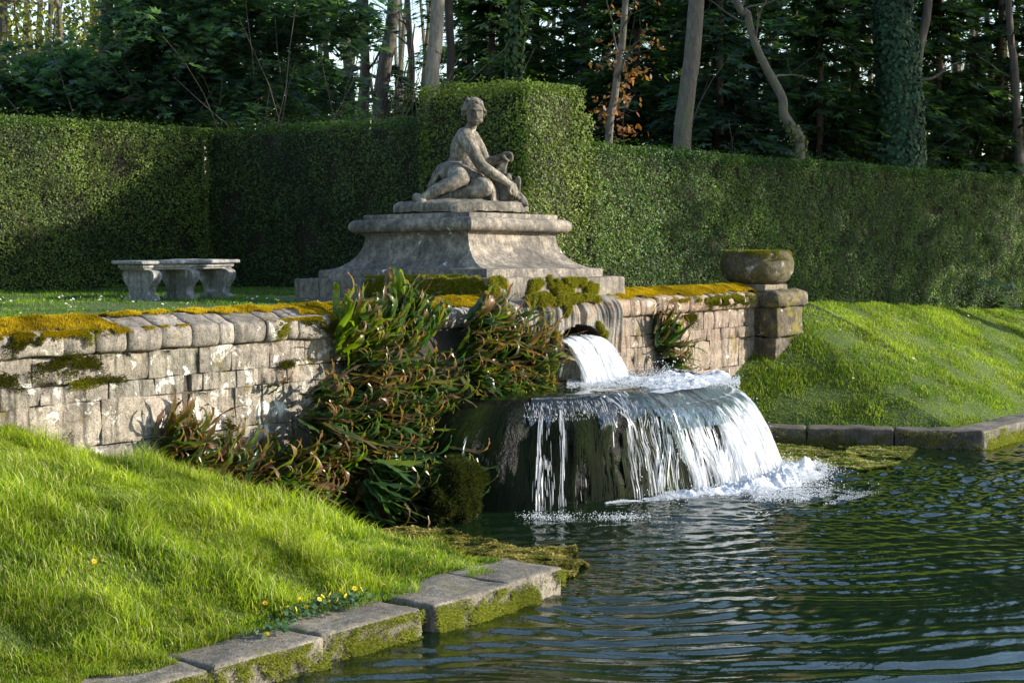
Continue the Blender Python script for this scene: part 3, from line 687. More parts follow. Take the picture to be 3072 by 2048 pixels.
def trickle(pc, nn, sp, wid=(.0018, .006), z_hi=1.0):
    us = rng.uniform(-.1, .95, nn); ln = rng.uniform(.06, .3, nn); U = np.clip(us[:, None] + ln[:, None] * np.linspace(0, 1, 7)[None], 0, 1); Z = z_hi - .04 - (z_hi - .02) * U ** 1.15
    PHI = rng.normal(pc, sp, nn)[:, None] + .005 * vnoise(xyz(U * 3 + pc * 40, 0 * U), 1., 106) + sp * .5 * U * rng.normal(0, 1, (nn, 1)); a, b = ledge_ab(PHI, Z)
    o = np.maximum.accumulate(rock_off(PHI * 0 + pc, Z), axis=1) + .03 + .02 * rng.random((nn, 1)) + .05 * U; x, y = ell(PHI, a + o, b + o)
    V, Q, c = ribbons(np.stack([x, y, Z], -1), rng.uniform(*wid, nn), np.ones((nn, 3)) * rng.uniform(.6, 1., (nn, 1))); mb.add(V, Q, None, c)
def phi_at(px, py=1400):
    best = min(np.arange(1.4, 3.1, .004), key=lambda p: abs(((lambda q: 1536 + FPX * (q - CAM).dot(RGT) / (q - CAM).dot(CF))(np.array([*ell(p, float(ledge_ab(np.array(p), np.array(.5))[0]), float(ledge_ab(np.array(p), np.array(.5))[1])), .5]))) - px)); return float(best)
for px, nn, sp, zh in ((1616, 80, .007, .95), (1634, 26, .010, .55), (1655, 12, .010, .8), (1684, 60, .006, .95), (1392, 22, .004, .8), (1412, 16, .004, .6), (1735, 8, .02, .5), (1888, 60, .010, .98), (1925, 70, .016, .98), (1960, 80, .02, .98), (1995, 80, .02, .98)): trickle(phi_at(px), nn, sp, (.0012, .004), z_hi=zh)
n = 1100; p_ = rng.uniform(1.5, 2.5, n); strands(n, p_, np.full(n, .2), (.02, .06), (.001, .0028), (.5, 1.), .01, 4, (.05, .4))  # short white ribbons along the lip stand in for glints on the water
lower = mb.mesh('lower_cascade'); child(obj('lower_cascade', lower, M['white']), wf)
# translucent film over the lip and face
nph2, nu = 300, 34; ph1 = np.linspace(.1, 2.5, nph2); um = np.clip(.60 + .30 * fbm(xyz(ph1 * 9, 0), 1., 107, 3) + .12 * vnoise(xyz(ph1 * 40, 0), 1., 108) - .22 * np.clip((ph1 - 1.9) / .3, 0, 1), .3, .95); um = np.where(ph1 < 1.75, .62, um)
PHI = np.repeat(ph1[:, None], nu, 1); U = um[:, None] * np.linspace(0, 1, nu)[None]
P = fallpath(PHI, U, .98 * 1.35 * np.clip((2.3 - PHI) / .8, .06, 1)); wv_ = .02 * fbm(xyz(PHI * 22, U * 2.), 1., 98, 2)
P = P + np.stack([np.cos(PHI), -np.sin(PHI), 0 * PHI], -1) * (wv_ * .5 + .02)[..., None]
Zc = LZ + .02 - (LZ + .02) * np.clip(U - .12, 0, 1) ** 1.2; ac, bc = ledge_ab(PHI, Zc); oc = rock_off(PHI, Zc) + .035 + wv_ * .3; inn = np.clip((.12 - U) / .12, 0, 1) * .35; xc, yc = ell(PHI, ac + oc - inn, bc + oc - inn); Pc = np.stack([xc, yc, Zc], -1)
bl_w = np.clip((PHI - 1.85) / .25, 0, 1)[..., None]; P = P * (1 - bl_w) + Pc * bl_w
child(obj('lip_film', mesh('lip_film', P.reshape(-1, 3), gridq(nph2, nu)), M['film']), wf)
# pool on top of the ledge
rr, th = np.meshgrid(np.linspace(0, 1.0, 50), np.linspace(0, math.pi, 150), indexing='ij')
a_, b_ = ledge_ab(th, LZ - .01 + 0 * th); x, y = ell(th, a_ * rr * 1.0, b_ * rr * 1.0); d = np.hypot(x - 6.55, y + .75)
z = LZ + .03 - .035 * np.clip((rr - .8) / .2, 0, 1) ** 2 + .03 * fbm(xyz(x, y), 7, 99, 3) * np.exp(-d / .9) + .006 * fbm(xyz(x, y), 14, 101, 2)
child(obj('pool', mesh('pool', np.stack([x, y, z], -1).reshape(-1, 3), gridq(50, 150)), M['water']), wf)
# upper stream
mb = MB(); n = 2900
def spout(sx, u, v):
    T = math.sqrt(2 * (1.52 - LZ) / 9.81); tt = np.clip((u - .2) / .8, 0, 1) * T
    y = BYF - .02 + .25 * (1 - np.clip(u / .2, 0, 1)) - v * tt; z = 1.52 + .05 * np.sqrt(np.clip(1 - (sx * 1.02) ** 2, 0, 1)) * (1 - .8 * np.clip(u * 2, 0, 1)) - .03 * np.clip(u / .2, 0, 1) ** 2 - .5 * 9.81 * tt ** 2
    return np.stack([ACX + AW * .98 * sx * (1 + .06 * u) + 0 * y, y, z], -1)
sx = rng.uniform(-1, 1, n); us = rng.uniform(.15, .92, n); ln = rng.uniform(.06, .28, n); U = np.clip(us[:, None] + ln[:, None] * np.linspace(0, 1, 6)[None], 0, 1.03)
k = (vnoise(xyz(sx * 9, us * 1.4), 1., 103) > -.55 + .5 * np.clip(.55 - us, 0, 1)); sx, U = sx[k], U[k]
P = spout(sx[:, None] + .02 * vnoise(xyz(sx[:, None] * 20 + 0 * U, U * 4), 1, 104), U, 1.25 * rng.uniform(.82, 1.08, (len(sx), 1)))
V, Q, c = ribbons(P, rng.uniform(.003, .010, len(sx)), np.ones((len(sx), 3)) * rng.uniform(.85, 1.1, (len(sx), 1))); mb.add(V, Q, None, c)
child(obj('upper_stream', mb.mesh('upper_stream'), M['white']), wf)
S_, U = np.meshgrid(np.linspace(-1, 1, 60), np.linspace(0, 1, 24), indexing='ij'); P = spout(S_, U, 1.13); P[..., 1] += .015 * fbm(xyz(S_ * 8, U * 1.5), 1, 105, 2)
child(obj('stream_film', mesh('stream_film', P.reshape(-1, 3), gridq(60, 24)), M['film']), wf)
# foam heaps, flecks and spray
def foam(name, balls, voxel, parent, amp=.012, sc=22):
    mb = MB()
    for c, r in balls: mb.add(*ball(c, r, 10, 7))
    me = remesh(mb, name, voxel, 2); V = coords(me); V = V + unit(len(V)) * 0 + (fbm(V, sc, 3, 2) * amp)[:, None] * np.array([.6, .6, 1.]); me.vertices.foreach_set('co', V.astype(np.float32).ravel())
    return child(obj(name, me, M['foam']), parent)

def froth(name, pts, rad, parent, sheet=None):
    """froth: masses of small bubbles over a low rough sheet"""
    mb = MB(); n = len(pts); rad = np.asarray(rad)
    b0, q0 = ball((0, 0, 0), 1., 6, 5)
    V = pts[:, None, :] + b0[None] * rad[:, None, None] * np.stack([rng.uniform(.8, 1.9, n), rng.uniform(.8, 1.7, n), rng.uniform(.6, 1.2, n)], -1)[:, None, :]
    mb.add(V.reshape(-1, 3), (q0[None] + (np.arange(n) * len(b0))[:, None, None]).reshape(-1, 4))
    if sheet is not None: mb.add(*sheet)
    return child(obj(name, mb.mesh(name), M['foam']), parent)
def heap(p, w, h, n): return np.asarray(p) + rng.normal(size=(n, 3)) * np.array([w, w, 0]) + np.array([0, 0, 1]) * (np.abs(rng.normal(0, h, n)))[:, None]
pts, rad = [], []
n = 22000; p = .95 + 1.22 * rng.random(n); s = np.clip((2.2 - p) / .7, .1, 1); a, b = ledge_ab(p, 0 * p); ro = .60 * np.clip((2.25 - p) / .8, .2, 1) + rng.normal(.0, .13, n) * s + np.abs(rng.normal(0, .12, n)) * s
x, y = ell(p, a + ro, b + ro); cl = np.clip(.55 + 1.1 * fbm(xyz(x, y), 3.2, 130, 2), .05, 1.6)
pts.append(xyz(x, y, np.abs(rng.normal(0, .055, n)) * s * cl)); rad.append(rng.uniform(.0022, .006, n) * (.4 + .6 * s))
for _ in range(7000):
    t = rng.random() ** 1.6; q = at_z(2270 + 370 * t + rng.normal(0, 14), 1487 + 4 * t + rng.normal(0, 24 * (1 - .55 * t)), 0.)
    if vnoise(np.array([[q[0] * 1.5, q[1] * 6, 0]]), 1., 131)[0] < -.25 + .5 * t: continue
    pts.append(np.array([[q[0], q[1], abs(rng.normal(0, .05 * (1 - t) ** 2 + .003))]])); rad.append([rng.uniform(.002, .0055) * (1.1 - .7 * t)])
for px, w_, m in ((1610, 55, 260), (1690, 45, 200), (1860, 110, 420), (1390, 40, 60)):
    for _ in range(m):
        q = at_z(px + rng.normal(0, w_ * .5), 1551 + rng.normal(0, 6), 0.); pts.append(np.array([[q[0], q[1], abs(rng.normal(0, .02)) * rng.random()]])); rad.append([rng.uniform(.0018, .005)])
ph_ = np.linspace(1.0, 2.05, 220); ro_ = np.linspace(-.25, .32, 40); PHI, RO = np.meshgrid(ph_, ro_, indexing='ij'); a, b = ledge_ab(PHI, 0 * PHI); s = np.clip((2.12 - PHI) / .6, .0, 1); ro = .64 * np.clip((2.25 - PHI) / .8, .2, 1) + RO * (.25 + .75 * s)
x, y = ell(PHI, a + ro, b + ro); P0 = xyz(x, y); env = np.clip(1 - (RO / .3) ** 2, 0, 1) * s
z = -.03 + env * (.085 + .12 * np.clip(fbm(P0, 6, 133, 4), -.4, 1)) + .02 * fbm(P0, 30, 137, 2) * env
froth('foam', np.concatenate(pts), np.concatenate([np.asarray(r) for r in rad]), wf, (np.stack([x, y, z], -1).reshape(-1, 3), gridq(220, 40)))
pts, rad = [], []
for _ in range(7000):
    t = rng.random(); px = 1700 + 520 * t; py = 1150 - 2 * t + rng.normal(0, 8); q = at_z(px, py, LZ + .03)
    hg = abs(rng.normal(0, 1)) * (.012 + .075 * math.exp(-((px - 1970) / 95) ** 2) * (.3 + .9 * abs(vnoise(np.array([[px * .03, 0, 0]]), 1, 140)[0])))
    pts.append([q[0], q[1], LZ + .035 + hg]); rad.append(rng.uniform(.0018, .005))
rr, th = np.meshgrid(np.linspace(.25, 1.0, 60), np.linspace(.75, 1.75, 150), indexing='ij'); x, y = ell(th, 2.6 * rr, 1.78 * rr); P0 = xyz(x, y); env = np.clip((rr - .25) * 4, 0, 1) * np.clip((1.04 - rr) * 12, 0, 1) * np.clip((1.75 - th) * 4, 0, 1)
z = LZ + .01 + env * (.035 + .05 * np.clip(fbm(P0, 5, 143, 4), -.3, 1) + .014 * fbm(P0, 30, 145, 2))
froth('pool_foam', np.array(pts), rad, wf, (np.stack([x, y, z], -1).reshape(-1, 3), gridq(60, 150)))
mb = MB()
def drop(c, r): mb.add(*ball(c, (r, r, r * rng.uniform(1, 1.7)), 6, 5))
for _ in range(260):
    p = rng.uniform(.85, 2.0); u = rng.uniform(.2, 1); q = fallpath(np.array(p), np.array(u), np.array(1.42 * np.clip((2.25 - p) / .8, .2, 1))) + rng.normal(0, .05, 3); drop(q, rng.uniform(.002, .006))
for _ in range(260):
    p = rng.uniform(.9, 2.0); a, b = ledge_ab(np.array(p), np.array(0.)); x, y = ell(p, a + .55, b + .55); drop((x + rng.normal(0, .15), y + rng.normal(0, .12), abs(rng.normal(0, .10))), rng.uniform(.002, .006))
for _ in range(160):
    q = at_z(2330 + abs(rng.normal(0, 90)), 1462 + rng.normal(0, 12), 0.); drop((q[0], q[1], abs(rng.normal(0, .07))), rng.uniform(.002, .006))
for _ in range(220):
    q = at_z(1960 + rng.normal(0, 90), 1150, LZ); drop((q[0], q[1], LZ + .03 + abs(rng.normal(0, .12))), rng.uniform(.002, .007))
o = child(obj('spray', mb.mesh('spray'), M['white']), wf); o['kind'] = 'stuff'
# ------------------------------------------------------------------ kerb stones along the pond
def kerb(x0, x1, yf, yb, zt, seed, label, y_off=0., rot=0., tint=1., mossn=17000):
    P, Q = rbox(x0, x1, yf, yb, -.45, zt, .028, .05, .013, 4, seed); o0 = np.array([(x0 + x1) / 2, (yf + yb) / 2, 0.])
    k = empty('kerb_stone', o0); tag(k, label, 'kerb stone', 'kerb stones round the pond', 'thing')
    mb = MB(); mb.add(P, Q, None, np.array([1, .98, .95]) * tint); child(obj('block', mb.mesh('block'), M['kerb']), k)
    n = int(mossn * (x1 - x0)); x = rng.uniform(x0, x1, n); z = .0 + (zt - .0) * rng.random(n) ** 1.7 * .95
    P = xyz(x, yf - .012, z); kk = fbm(P, 5, 121, 3) + .35 * fbm(P, 18, 125, 2) > -.16 + .75 * np.clip(z / zt - .3, 0, 1) + rng.normal(0, .28, n); P = P[kk]
    P[:, 1] -= .03 * np.clip(1 - P[:, 2] / .1, 0, 1) * rng.random(len(P)) + .012 * rng.random(len(P))
    m = len(P); v, t, c = tufts(P, np.tile([0, -1., -.15], (m, 1)), rng.uniform(.008, .026, m), .004, mosscol(m, ((.16, .17, .03), (.42, .42, .11))))
    child(obj('moss', mesh('moss', v, t, c), M['moss']), k); return k
def XK(px, py): return float((lambda r: CAM + r * ((-4.0 - CAM[1]) / r[1]))(ray(px, py))[0])
k1, k2, k3 = XK(1527, 1745), XK(1272, 1835), XK(965, 1935)
kerb(k1 + .012, .86, -3.99, -3.40, .20, 1, 'end kerb stone with a pale lichen patch at the tip of the near pond edge', tint=1.05)
kerb(k2 + .07, k1 - .012, -4.03, -3.42, .195, 2, 'flat grey kerb stone between the end kerb and the grassy gap', tint=1.05)
kerb(k3, k2 - .02, -4.0, -3.42, .19, 3, 'rounded kerb stone with yellow celandines at its back and the gap at its right', tint=.95)
kerb(k3 - .95, k3 - .012, -4.04, -3.45, .185, 4, 'moss covered kerb stone nearest the bottom edge of the photo', tint=.95, mossn=26000)
kerb(k3 - 2.1, k3 - .97, -4.03, -3.45, .18, 6, 'kerb stone sunk in the bank at the outer end of the near row', tint=.9)
# far recess kerb and far pond edge
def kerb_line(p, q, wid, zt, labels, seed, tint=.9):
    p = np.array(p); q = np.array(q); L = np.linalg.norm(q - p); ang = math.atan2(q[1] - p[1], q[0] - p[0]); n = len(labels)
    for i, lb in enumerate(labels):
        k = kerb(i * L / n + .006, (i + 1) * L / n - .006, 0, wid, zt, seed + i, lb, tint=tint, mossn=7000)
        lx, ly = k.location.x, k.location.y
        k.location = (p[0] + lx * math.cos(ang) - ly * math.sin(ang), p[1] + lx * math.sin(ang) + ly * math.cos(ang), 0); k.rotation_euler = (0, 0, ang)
c0 = at_z(2952, 1293, .235); c1 = at_z(2316, 1281, .235)
e0 = c1 + (c1 - c0) * .25
kerb_line(e0[:2], c0[:2], .42, .235, ['dark shaded kerb stone partly behind the right edge of the waterfall', 'dark shaded kerb stone midway along the far recess', 'shade-darkened mossy kerb stone ending at the far pond corner'], 30, .5)  # low tint puts this side's shade and its wet moss into the colour
kerb_line((c0[0] + .0, c0[1]), (c0[0] + 9.6, c0[1] + .02), .45, .235, ['sunlit mossy kerb stone just right of the far pond corner'] + ['kerb stone of the far pond edge beyond the right of the view'] * 4, 40)
# ------------------------------------------------------------------ stone bench with three scrolled legs
BP = at_z(444, 904, 1.90)
bn = empty('stone_bench', (BP[0], BP[1], 1.9)); tag(bn, 'long pale stone bench on three scrolled legs in front of the left hedge', 'bench')
bl_ = 1.46
mb = MB(); P, Q = rbox(-.13, bl_ + .0, -.05, .50, .435, .478, .02, .06, .006, 6, 3); mb.add(P, Q); P, Q = rbox(-.07, bl_ - .06, .0, .46, .385, .440, .02, .08, .005, 6, 4); mb.add(P, Q); P, Q = rbox(-.04, bl_ - .09, .02, .44, .368, .39, .004, .08, .003, 6, 5); mb.add(P, Q)
o = obj('seat', mb.mesh('seat'), M['bench'], bn)
fp = smoothpath([(.03, .372), (-.055, .35), (-.085, .30), (-.06, .235), (.0, .17), (.03, .11), (.02, .07), (-.02, .055), (-.045, .045), (-.045, 0.)], 34)
def bench_leg(x, w_=.15):
    ny = 12; y = fp[:, 0]; z = fp[:, 1]; yb = .39 - y
    mb = MB(); ring = []
    for xx_, inn in ((x + .012, .0), (x, -.012), ):
        pass
    s = np.linspace(0, 1, ny)
    for xe, flip in ((x, 0), (x + w_, 1)):
        P = np.stack([np.full((len(z), ny), xe), y[:, None] * (1 - s) + yb[:, None] * s, np.repeat(z[:, None], ny, 1)], -1)
        P[..., 0] += (.012 if not flip else -.012) * (np.abs(s - .5) < .38)[None, :] * ((z > .09) & (z < .34))[:, None]
        q = gridq(len(z), ny); mb.add(P.reshape(-1, 3), q if flip else q[:, ::-1])
    xs2 = np.linspace(x, x + w_, 6)
    for yy, flip in ((y, 0), (yb, 1)):
        P = np.stack([np.repeat(xs2[None], len(z), 0), np.repeat(yy[:, None], 6, 1), np.repeat(z[:, None], 6, 1)], -1); q = gridq(len(z), 6); mb.add(P.reshape(-1, 3), q if not flip else q[:, ::-1])
    me = mb.mesh('leg'); V = coords(me); V += (fbm(V, 7, 3, 2) * .004)[:, None]; me.vertices.foreach_set('co', V.astype(np.float32).ravel())
    return obj('leg', me, M['bench'], bn)
for x in (.0, .60, 1.20): bench_leg(x + .02, .125)
# ------------------------------------------------------------------ statue: reclining woman with cloth and urn
SD = 20.55
def S(cx, cy, w=0.): return at_d(1150 + cx / 3.484, 250 + cy / 3.484, SD + w)
def capsule(mb, p, q, r0, r1, fl=None):
    p, q = np.asarray(p, float), np.asarray(q, float); L = np.linalg.norm(q - p)
    V, Q, T = tube(np.linspace(p, q, 6), np.linspace(r0, r1, 6), 16); mb.add(V, Q, T)
    mb.add(*ball(p, r0, 14, 9)); mb.add(*ball(q, r1, 14, 9))
def limb(mb, pts, rad, n=18, ns=16):
    P = smoothpath(pts, n); R = np.interp(np.linspace(0, len(pts) - 1, n), range(len(pts)), rad); V, Q, T = tube(P, R, ns); mb.add(V, Q, T)
    mb.add(*ball(P[0], R[0], 12, 8)); mb.add(*ball(P[-1], R[-1], 12, 8))
UP = np.array([0, 0, 1.])
st = empty('garden_statue', (6.6, 1.57, 2.97)); tag(st, 'weathered stone statue of a seated woman with cloth round her hips, on the flared pedestal', 'statue')
mb = MB()
pel = S(745, 945, .12); waist = S(790, 800, .06); chest = S(845, 640, .03); nb = S(905, 500, -.02); hd = S(950, 300, -.04)
mb.add(*ball(pel, (.15, .16, .14), 20, 13)); 
limb(mb, [S(740, 960, .12), waist, S(825, 690, .04), S(850, 590, .02)], [.165, .118, .148, .135], 16, 20)
R_ = np.stack([RGT, FWD, UP], 1)
mb.add(*ball(S(850, 610, .02), (.125, .15, .17), 20, 13, R_)); mb.add(*ball(S(800, 660, .0), (.085, .12, .16), 16, 11, R_))
limb(mb, [S(880, 540, 0), nb, S(925, 430, -.03)], [.09, .066, .062], 8, 16)
# shoulders and near arm
limb(mb, [S(880, 545, -.02), S(855, 555, -.13), S(865, 575, -.19)], [.09, .09, .088], 8)
limb(mb, [S(862, 570, -.19), S(930, 690, -.24), S(1010, 840, -.26), S(1045, 880, -.26)], [.092, .086, .072, .070], 14)
limb(mb, [S(1040, 875, -.26), S(1130, 935, -.25), S(1240, 1000, -.22), S(1310, 1050, -.19)], [.072, .070, .052, .042], 14)
mb.add(*ball(S(1345, 1080, -.18), (.055, .04, .06), 12, 8))
for k, (dx, dy) in enumerate(((15, 105), (42, 112), (66, 100), (84, 78))): limb(mb, [S(1340 + k * 11, 1075 - k * 4, -.2 + .02 * k), S(1352 + dx * .55, 1080 + dy * .6, -.2 + .02 * k), S(1335 + dx, 1075 + dy, -.17 + .02 * k)], [.021, .018, .014], 7, 8)
limb(mb, [S(1330, 1085, -.22), S(1318, 1130, -.22), S(1335, 1160, -.21)], [.02, .018, .014], 6, 8)
# far arm
limb(mb, [S(930, 560, .16), S(1010, 680, .24), S(1065, 815, .26)], [.085, .07, .06], 10)
limb(mb, [S(1065, 815, .26), S(1160, 808, .22), S(1235, 770, .18)], [.06, .056, .042], 10)
mb.add(*ball(S(1280, 750, .16), (.07, .045, .042), 12, 8, R_))
for k in range(4): limb(mb, [S(1275 + 10 * k, 735 + 9 * k, .13 + .015 * k), S(1330 + 5 * k, 735 + 12 * k, .12 + .015 * k), S(1345 - 3 * k, 775 + 10 * k, .12 + .015 * k), S(1315 - 4 * k, 800 + 5 * k, .13 + .01 * k)], [.022, .021, .018, .015], 9, 8)
limb(mb, [S(1255, 765, .1), S(1290, 800, .08), S(1305, 812, .1)], [.022, .018, .015], 6, 8)
# breasts and belly hint
mb.add(*ball(S(945, 640, .0), (.075, .07, .075), 14, 9)); mb.add(*ball(S(955, 650, .15), (.07, .07, .07), 14, 9)); mb.add(*ball(S(870, 860, .0), (.13, .13, .1), 14, 9)); mb.add(*ball(S(915, 905, -.03), (.09, .08, .07), 14, 9))
# near leg: thigh comes forward, shin sweeps to the left
limb(mb, [S(700, 930, .0), S(760, 935, -.18), S(800, 990, -.36)], [.14, .124, .100], 12, 20)
limb(mb, [S(795, 990, -.36), S(700, 1055, -.40), S(590, 1100, -.42), S(480, 1160, -.42), S(420, 1195, -.42)], [.099, .086, .078, .054, .044], 16, 18)
limb(mb, [S(345, 1195, -.38), S(385, 1215, -.43), S(420, 1265, -.47), S(445, 1295, -.49)], [.056, .056, .042, .028], 10, 14)
for k in range(4): limb(mb, [S(425 - 13 * k, 1262 + 4 * k, -.48), S(440 - 14 * k, 1298 + 3 * k, -.50)], [.018, .014], 4, 8)
# other leg folded in front
limb(mb, [S(820, 960, .0), S(960, 1040, -.2), S(1060, 1095, -.32)], [.135, .12, .10], 12, 20)
limb(mb, [S(1060, 1100, -.32), S(930, 1140, -.30), S(800, 1160, -.25), S(700, 1190, -.2)], [.1, .092, .075, .05], 14, 18)
limb(mb, [S(700, 1190, -.2), S(640, 1205, -.2), S(580, 1225, -.2)], [.05, .045, .03], 8, 12)
# head turned over the shoulder towards the pond
yaw = math.radians(13); f = -FWD * math.cos(yaw) + RGT * math.sin(yaw); f = f * .995 - UP * .10; f /= np.linalg.norm(f)
r_ = np.cross(UP, f); r_ = -r_ / np.linalg.norm(r_); u_ = np.cross(f, r_); u_ = u_ if u_[2] > 0 else -u_
HR = np.stack([r_, f, u_], 1); hc = hd + 0
def hp(a, b, c): return hc + r_ * a + f * b + u_ * c
hm = MB()
hm.add(*ball(hp(0, -.03, .035), (.118, .145, .13), 24, 16, HR)); hm.add(*ball(hp(0, .035, -.035), (.096, .105, .125), 24, 16, HR)); hm.add(*ball(hp(0, .060, -.122), (.046, .044, .036), 14, 9, HR))
for s in (-1, 1):
    hm.add(*ball(hp(.052 * s, .092, -.045), (.038, .03, .038), 12, 8, HR)); hm.add(*ball(hp(.055 * s, .05, -.095), (.045, .06, .04), 12, 8, HR))
    limb(hm, [hp(.012 * s, .128, .022), hp(.045 * s, .126, .034), hp(.08 * s, .098, .022)], [.012, .012, .01], 8, 8)
    hm.add(*ball(hp(.046 * s, .108, .002), (.021, .016, .013), 12, 8, HR)); hm.add(*ball(hp(.014 * s, .136, -.052), (.013, .013, .010), 10, 7, HR)); hm.add(*ball(hp(.118 * s, -.02, -.03), (.014, .028, .038), 10, 8, HR))
limb(hm, [hp(0, .128, .022), hp(0, .142, -.02), hp(0, .151, -.046)], [.012, .013, .015], 8, 10)
limb(hm, [hp(-.030, .114, -.085), hp(0, .129, -.081), hp(.030, .114, -.085)], [.006, .009, .006], 7, 8); limb(hm, [hp(-.024, .111, -.099), hp(0, .124, -.101), hp(.024, .111, -.099)], [.006, .010, .006], 7, 8)
for V, q in zip(hm.V, [None] * len(hm.V)): pass
off = mb.n; mb.V += hm.V; mb.C += hm.C; mb.Q += [q + off for q in hm.Q]; mb.T += [t + off for t in hm.T]; mb.n += hm.n
body = remesh(mb, 'body', .0085, 3, .45)
V = coords(body)
for s in (-1, 1):
    for (a, b, c), rad, dep in (((.046 * s, .118, .016), .017, .010), ((.046 * s, .118, -.016), .015, .007)):
        d = np.linalg.norm(V - hp(a, b, c), axis=1); V = V - f[None] * (dep * np.exp(-(d / rad) ** 2))[:, None]
d = np.abs((V - hp(0, .12, -.091)) @ u_); e = np.abs((V - hp(0, .12, -.091)) @ r_); g = ((V - hc) @ f) > .08
V = V - f[None] * (.008 * np.exp(-(d / .005) ** 2) * np.exp(-(e / .028) ** 4) * g)[:, None]
V = V + (fbm(V, 9, 3, 2) * .004)[:, None]
body.vertices.foreach_set('co', V.astype(np.float32).ravel())
child(obj('body', body, M['statue']), st)
mb = MB()   # hair: wavy locks drawn back to a knot
mb.add(*ball(hp(0, -.055, .055), (.128, .135, .125), 20, 13, HR)); mb.add(*ball(hp(-.055, -.15, -.04), (.075, .07, .085), 14, 9, HR)); mb.add(*ball(hp(-.03, -.12, -.10), (.06, .06, .06), 12, 8, HR)); mb.add(*ball(hp(.0, -.04, .115), (.09, .10, .065), 14, 9, HR))
for s in (-1, 1):
    for k in range(9):
        th = k / 8; a0 = .012 + .10 * th
        P = [hp(s * a0 * .5, .085 - .03 * th, .125 - .055 * th), hp(s * (.055 + .075 * th), .072 - .05 * th, .10 - .085 * th), hp(s * (.105 + .03 * th), .0 - .03 * th, .055 - .08 * th), hp(s * .125, -.07, .02 - .07 * th), hp(s * .07, -.15, -.02 - .06 * th)]
        P = smoothpath(P, 18); P = P + (np.sin(np.arange(18) * 1.1 + k)[:, None] * .008) * u_[None]; V, Q, T = tube(P, .020 - .004 * rng.random(), 8); mb.add(V, Q, T)
for k in range(16):
    a = k / 16 * 2 * math.pi; c0 = hp(.075 * math.cos(a), -.02 + .075 * math.sin(a), .118); mb.add(*ball(c0 + rng.normal(0, .010, 3), .032, 9, 7))
for k in range(7): limb(mb, [hp(-.09 + .012 * k, -.13, .03 - .03 * k), hp(-.125 + .015 * k, -.18, -.04 - .012 * k), hp(-.06, -.19, -.10 - .008 * k)], [.018, .02, .014], 8, 8)
hair = remesh(mb, 'hair', .0075, 2, .4); V = coords(hair); V = V + (fbm(V, 30, 3, 2) * .004)[:, None]; hair.vertices.foreach_set('co', V.astype(np.float32).ravel())
child(obj('hair', hair, M['statue']), st)
mb = MB()   # cloth round the hips, across the lap and hanging from the raised hand
mb.add(*ball(S(690, 930, .16), (.17, .19, .13), 20, 13)); mb.add(*ball(S(620, 1010, .2), (.12, .16, .15), 18, 12)); mb.add(*ball(S(560, 1090, .2), (.09, .14, .12), 16, 10)); mb.add(*ball(S(820, 1010, .1), (.15, .18, .11), 16, 10)); mb.add(*ball(S(960, 1110, .2), (.24, .18, .10), 16, 10))
for k in range(9):
    t = k / 8; limb(mb, [S(880 - 10 * k, 845 + 6 * k, -.09), S(760 - 14 * k, 828 + 8 * k, -.09 + .01 * k), S(650 - 10 * k, 880 + 12 * k, -.06 + .02 * k), S(560 - 6 * k, 980 + 13 * k, -.02 + .02 * k), S(505 + 6 * k, 1075 + 12 * k, .0)], [.018, .026, .03, .026, .018], 14, 8)
for k in range(6): limb(mb, [S(800 + 16 * k, 850 + 4 * k, -.12), S(850 + 12 * k, 910 + 6 * k, -.24), S(875 + 8 * k, 980, -.32 + .02 * k), S(865 + 12 * k, 1065 - 4 * k, -.34 + .03 * k)], [.016, .025, .026, .016], 10, 8)
for k in range(6): limb(mb, [S(860 + 10 * k, 1000 + 4 * k, -.22), S(960 + 14 * k, 990 + 6 * k, -.26), S(1080 + 12 * k, 1000 + 14 * k, -.28 + .02 * k), S(1130 + 10 * k, 1090 + 12 * k, -.3 + .03 * k), S(1140 + 10 * k, 1235, -.3 + .03 * k)], [.016, .022, .026, .024, .024], 12, 8)
for k in range(7): limb(mb, [S(1300 - 8 * k, 800 + 3 * k, .12), S(1272 - 12 * k, 880, .12), S(1262 - 16 * k, 960, .08), S(1240 - 14 * k, 1080, .02 + .02 * k), S(1225 - 14 * k, 1235, -.06 + .02 * k)], [.016, .022, .028, .034, .034], 14, 8)
for k in range(5): limb(mb, [S(930 + 12 * k, 905, -.1), S(1000 + 8 * k, 930 + 8 * k, -.08), S(1040 + 4 * k, 975 + 10 * k, -.08)], [.02, .025, .016], 8, 8)
for k in range(4): limb(mb, [S(700 + 6 * k, 1120, -.2), S(720 + 9 * k, 1160, -.26), S(740 + 7 * k, 1225, -.28)], [.014, .02, .014], 8, 8)
dr = remesh(mb, 'drapery', .010, 3, .45); V = coords(dr); V = V + (fbm(V, 12, 7, 3) * .008)[:, None]; dr.vertices.foreach_set('co', V.astype(np.float32).ravel())
child(obj('drapery', dr, M['statue']), st)
mb = MB()   # tipped urn with a handle and reeds at the right
limb(mb, [S(1290, 1110, .0), S(1310, 1150, -.03), S(1330, 1190, -.04)], [.09, .105, .08], 10, 18); limb(mb, [S(1300, 980, .06), S(1290, 1040, .03), S(1280, 1090, .0)], [.05, .07, .08], 8)
limb(mb, [S(1380, 1110, -.02), S(1385, 1020, -.0), S(1405, 985, .0), S(1422, 1010, .0), S(1415, 1150, -.02), S(1400, 1190, -.05)], [.02, .02, .02, .021, .021, .02], 18, 10)
for k in range(7): limb(mb, [S(1400 + 6 * k, 1160 + 6 * k, .0), S(1425 + 8 * k, 1150 + 10 * k, -.02), S(1440 + 8 * k, 1210 + 6 * k, -.04), S(1450 + 8 * k, 1270, -.06)], [.02, .028, .03, .024], 8, 8)
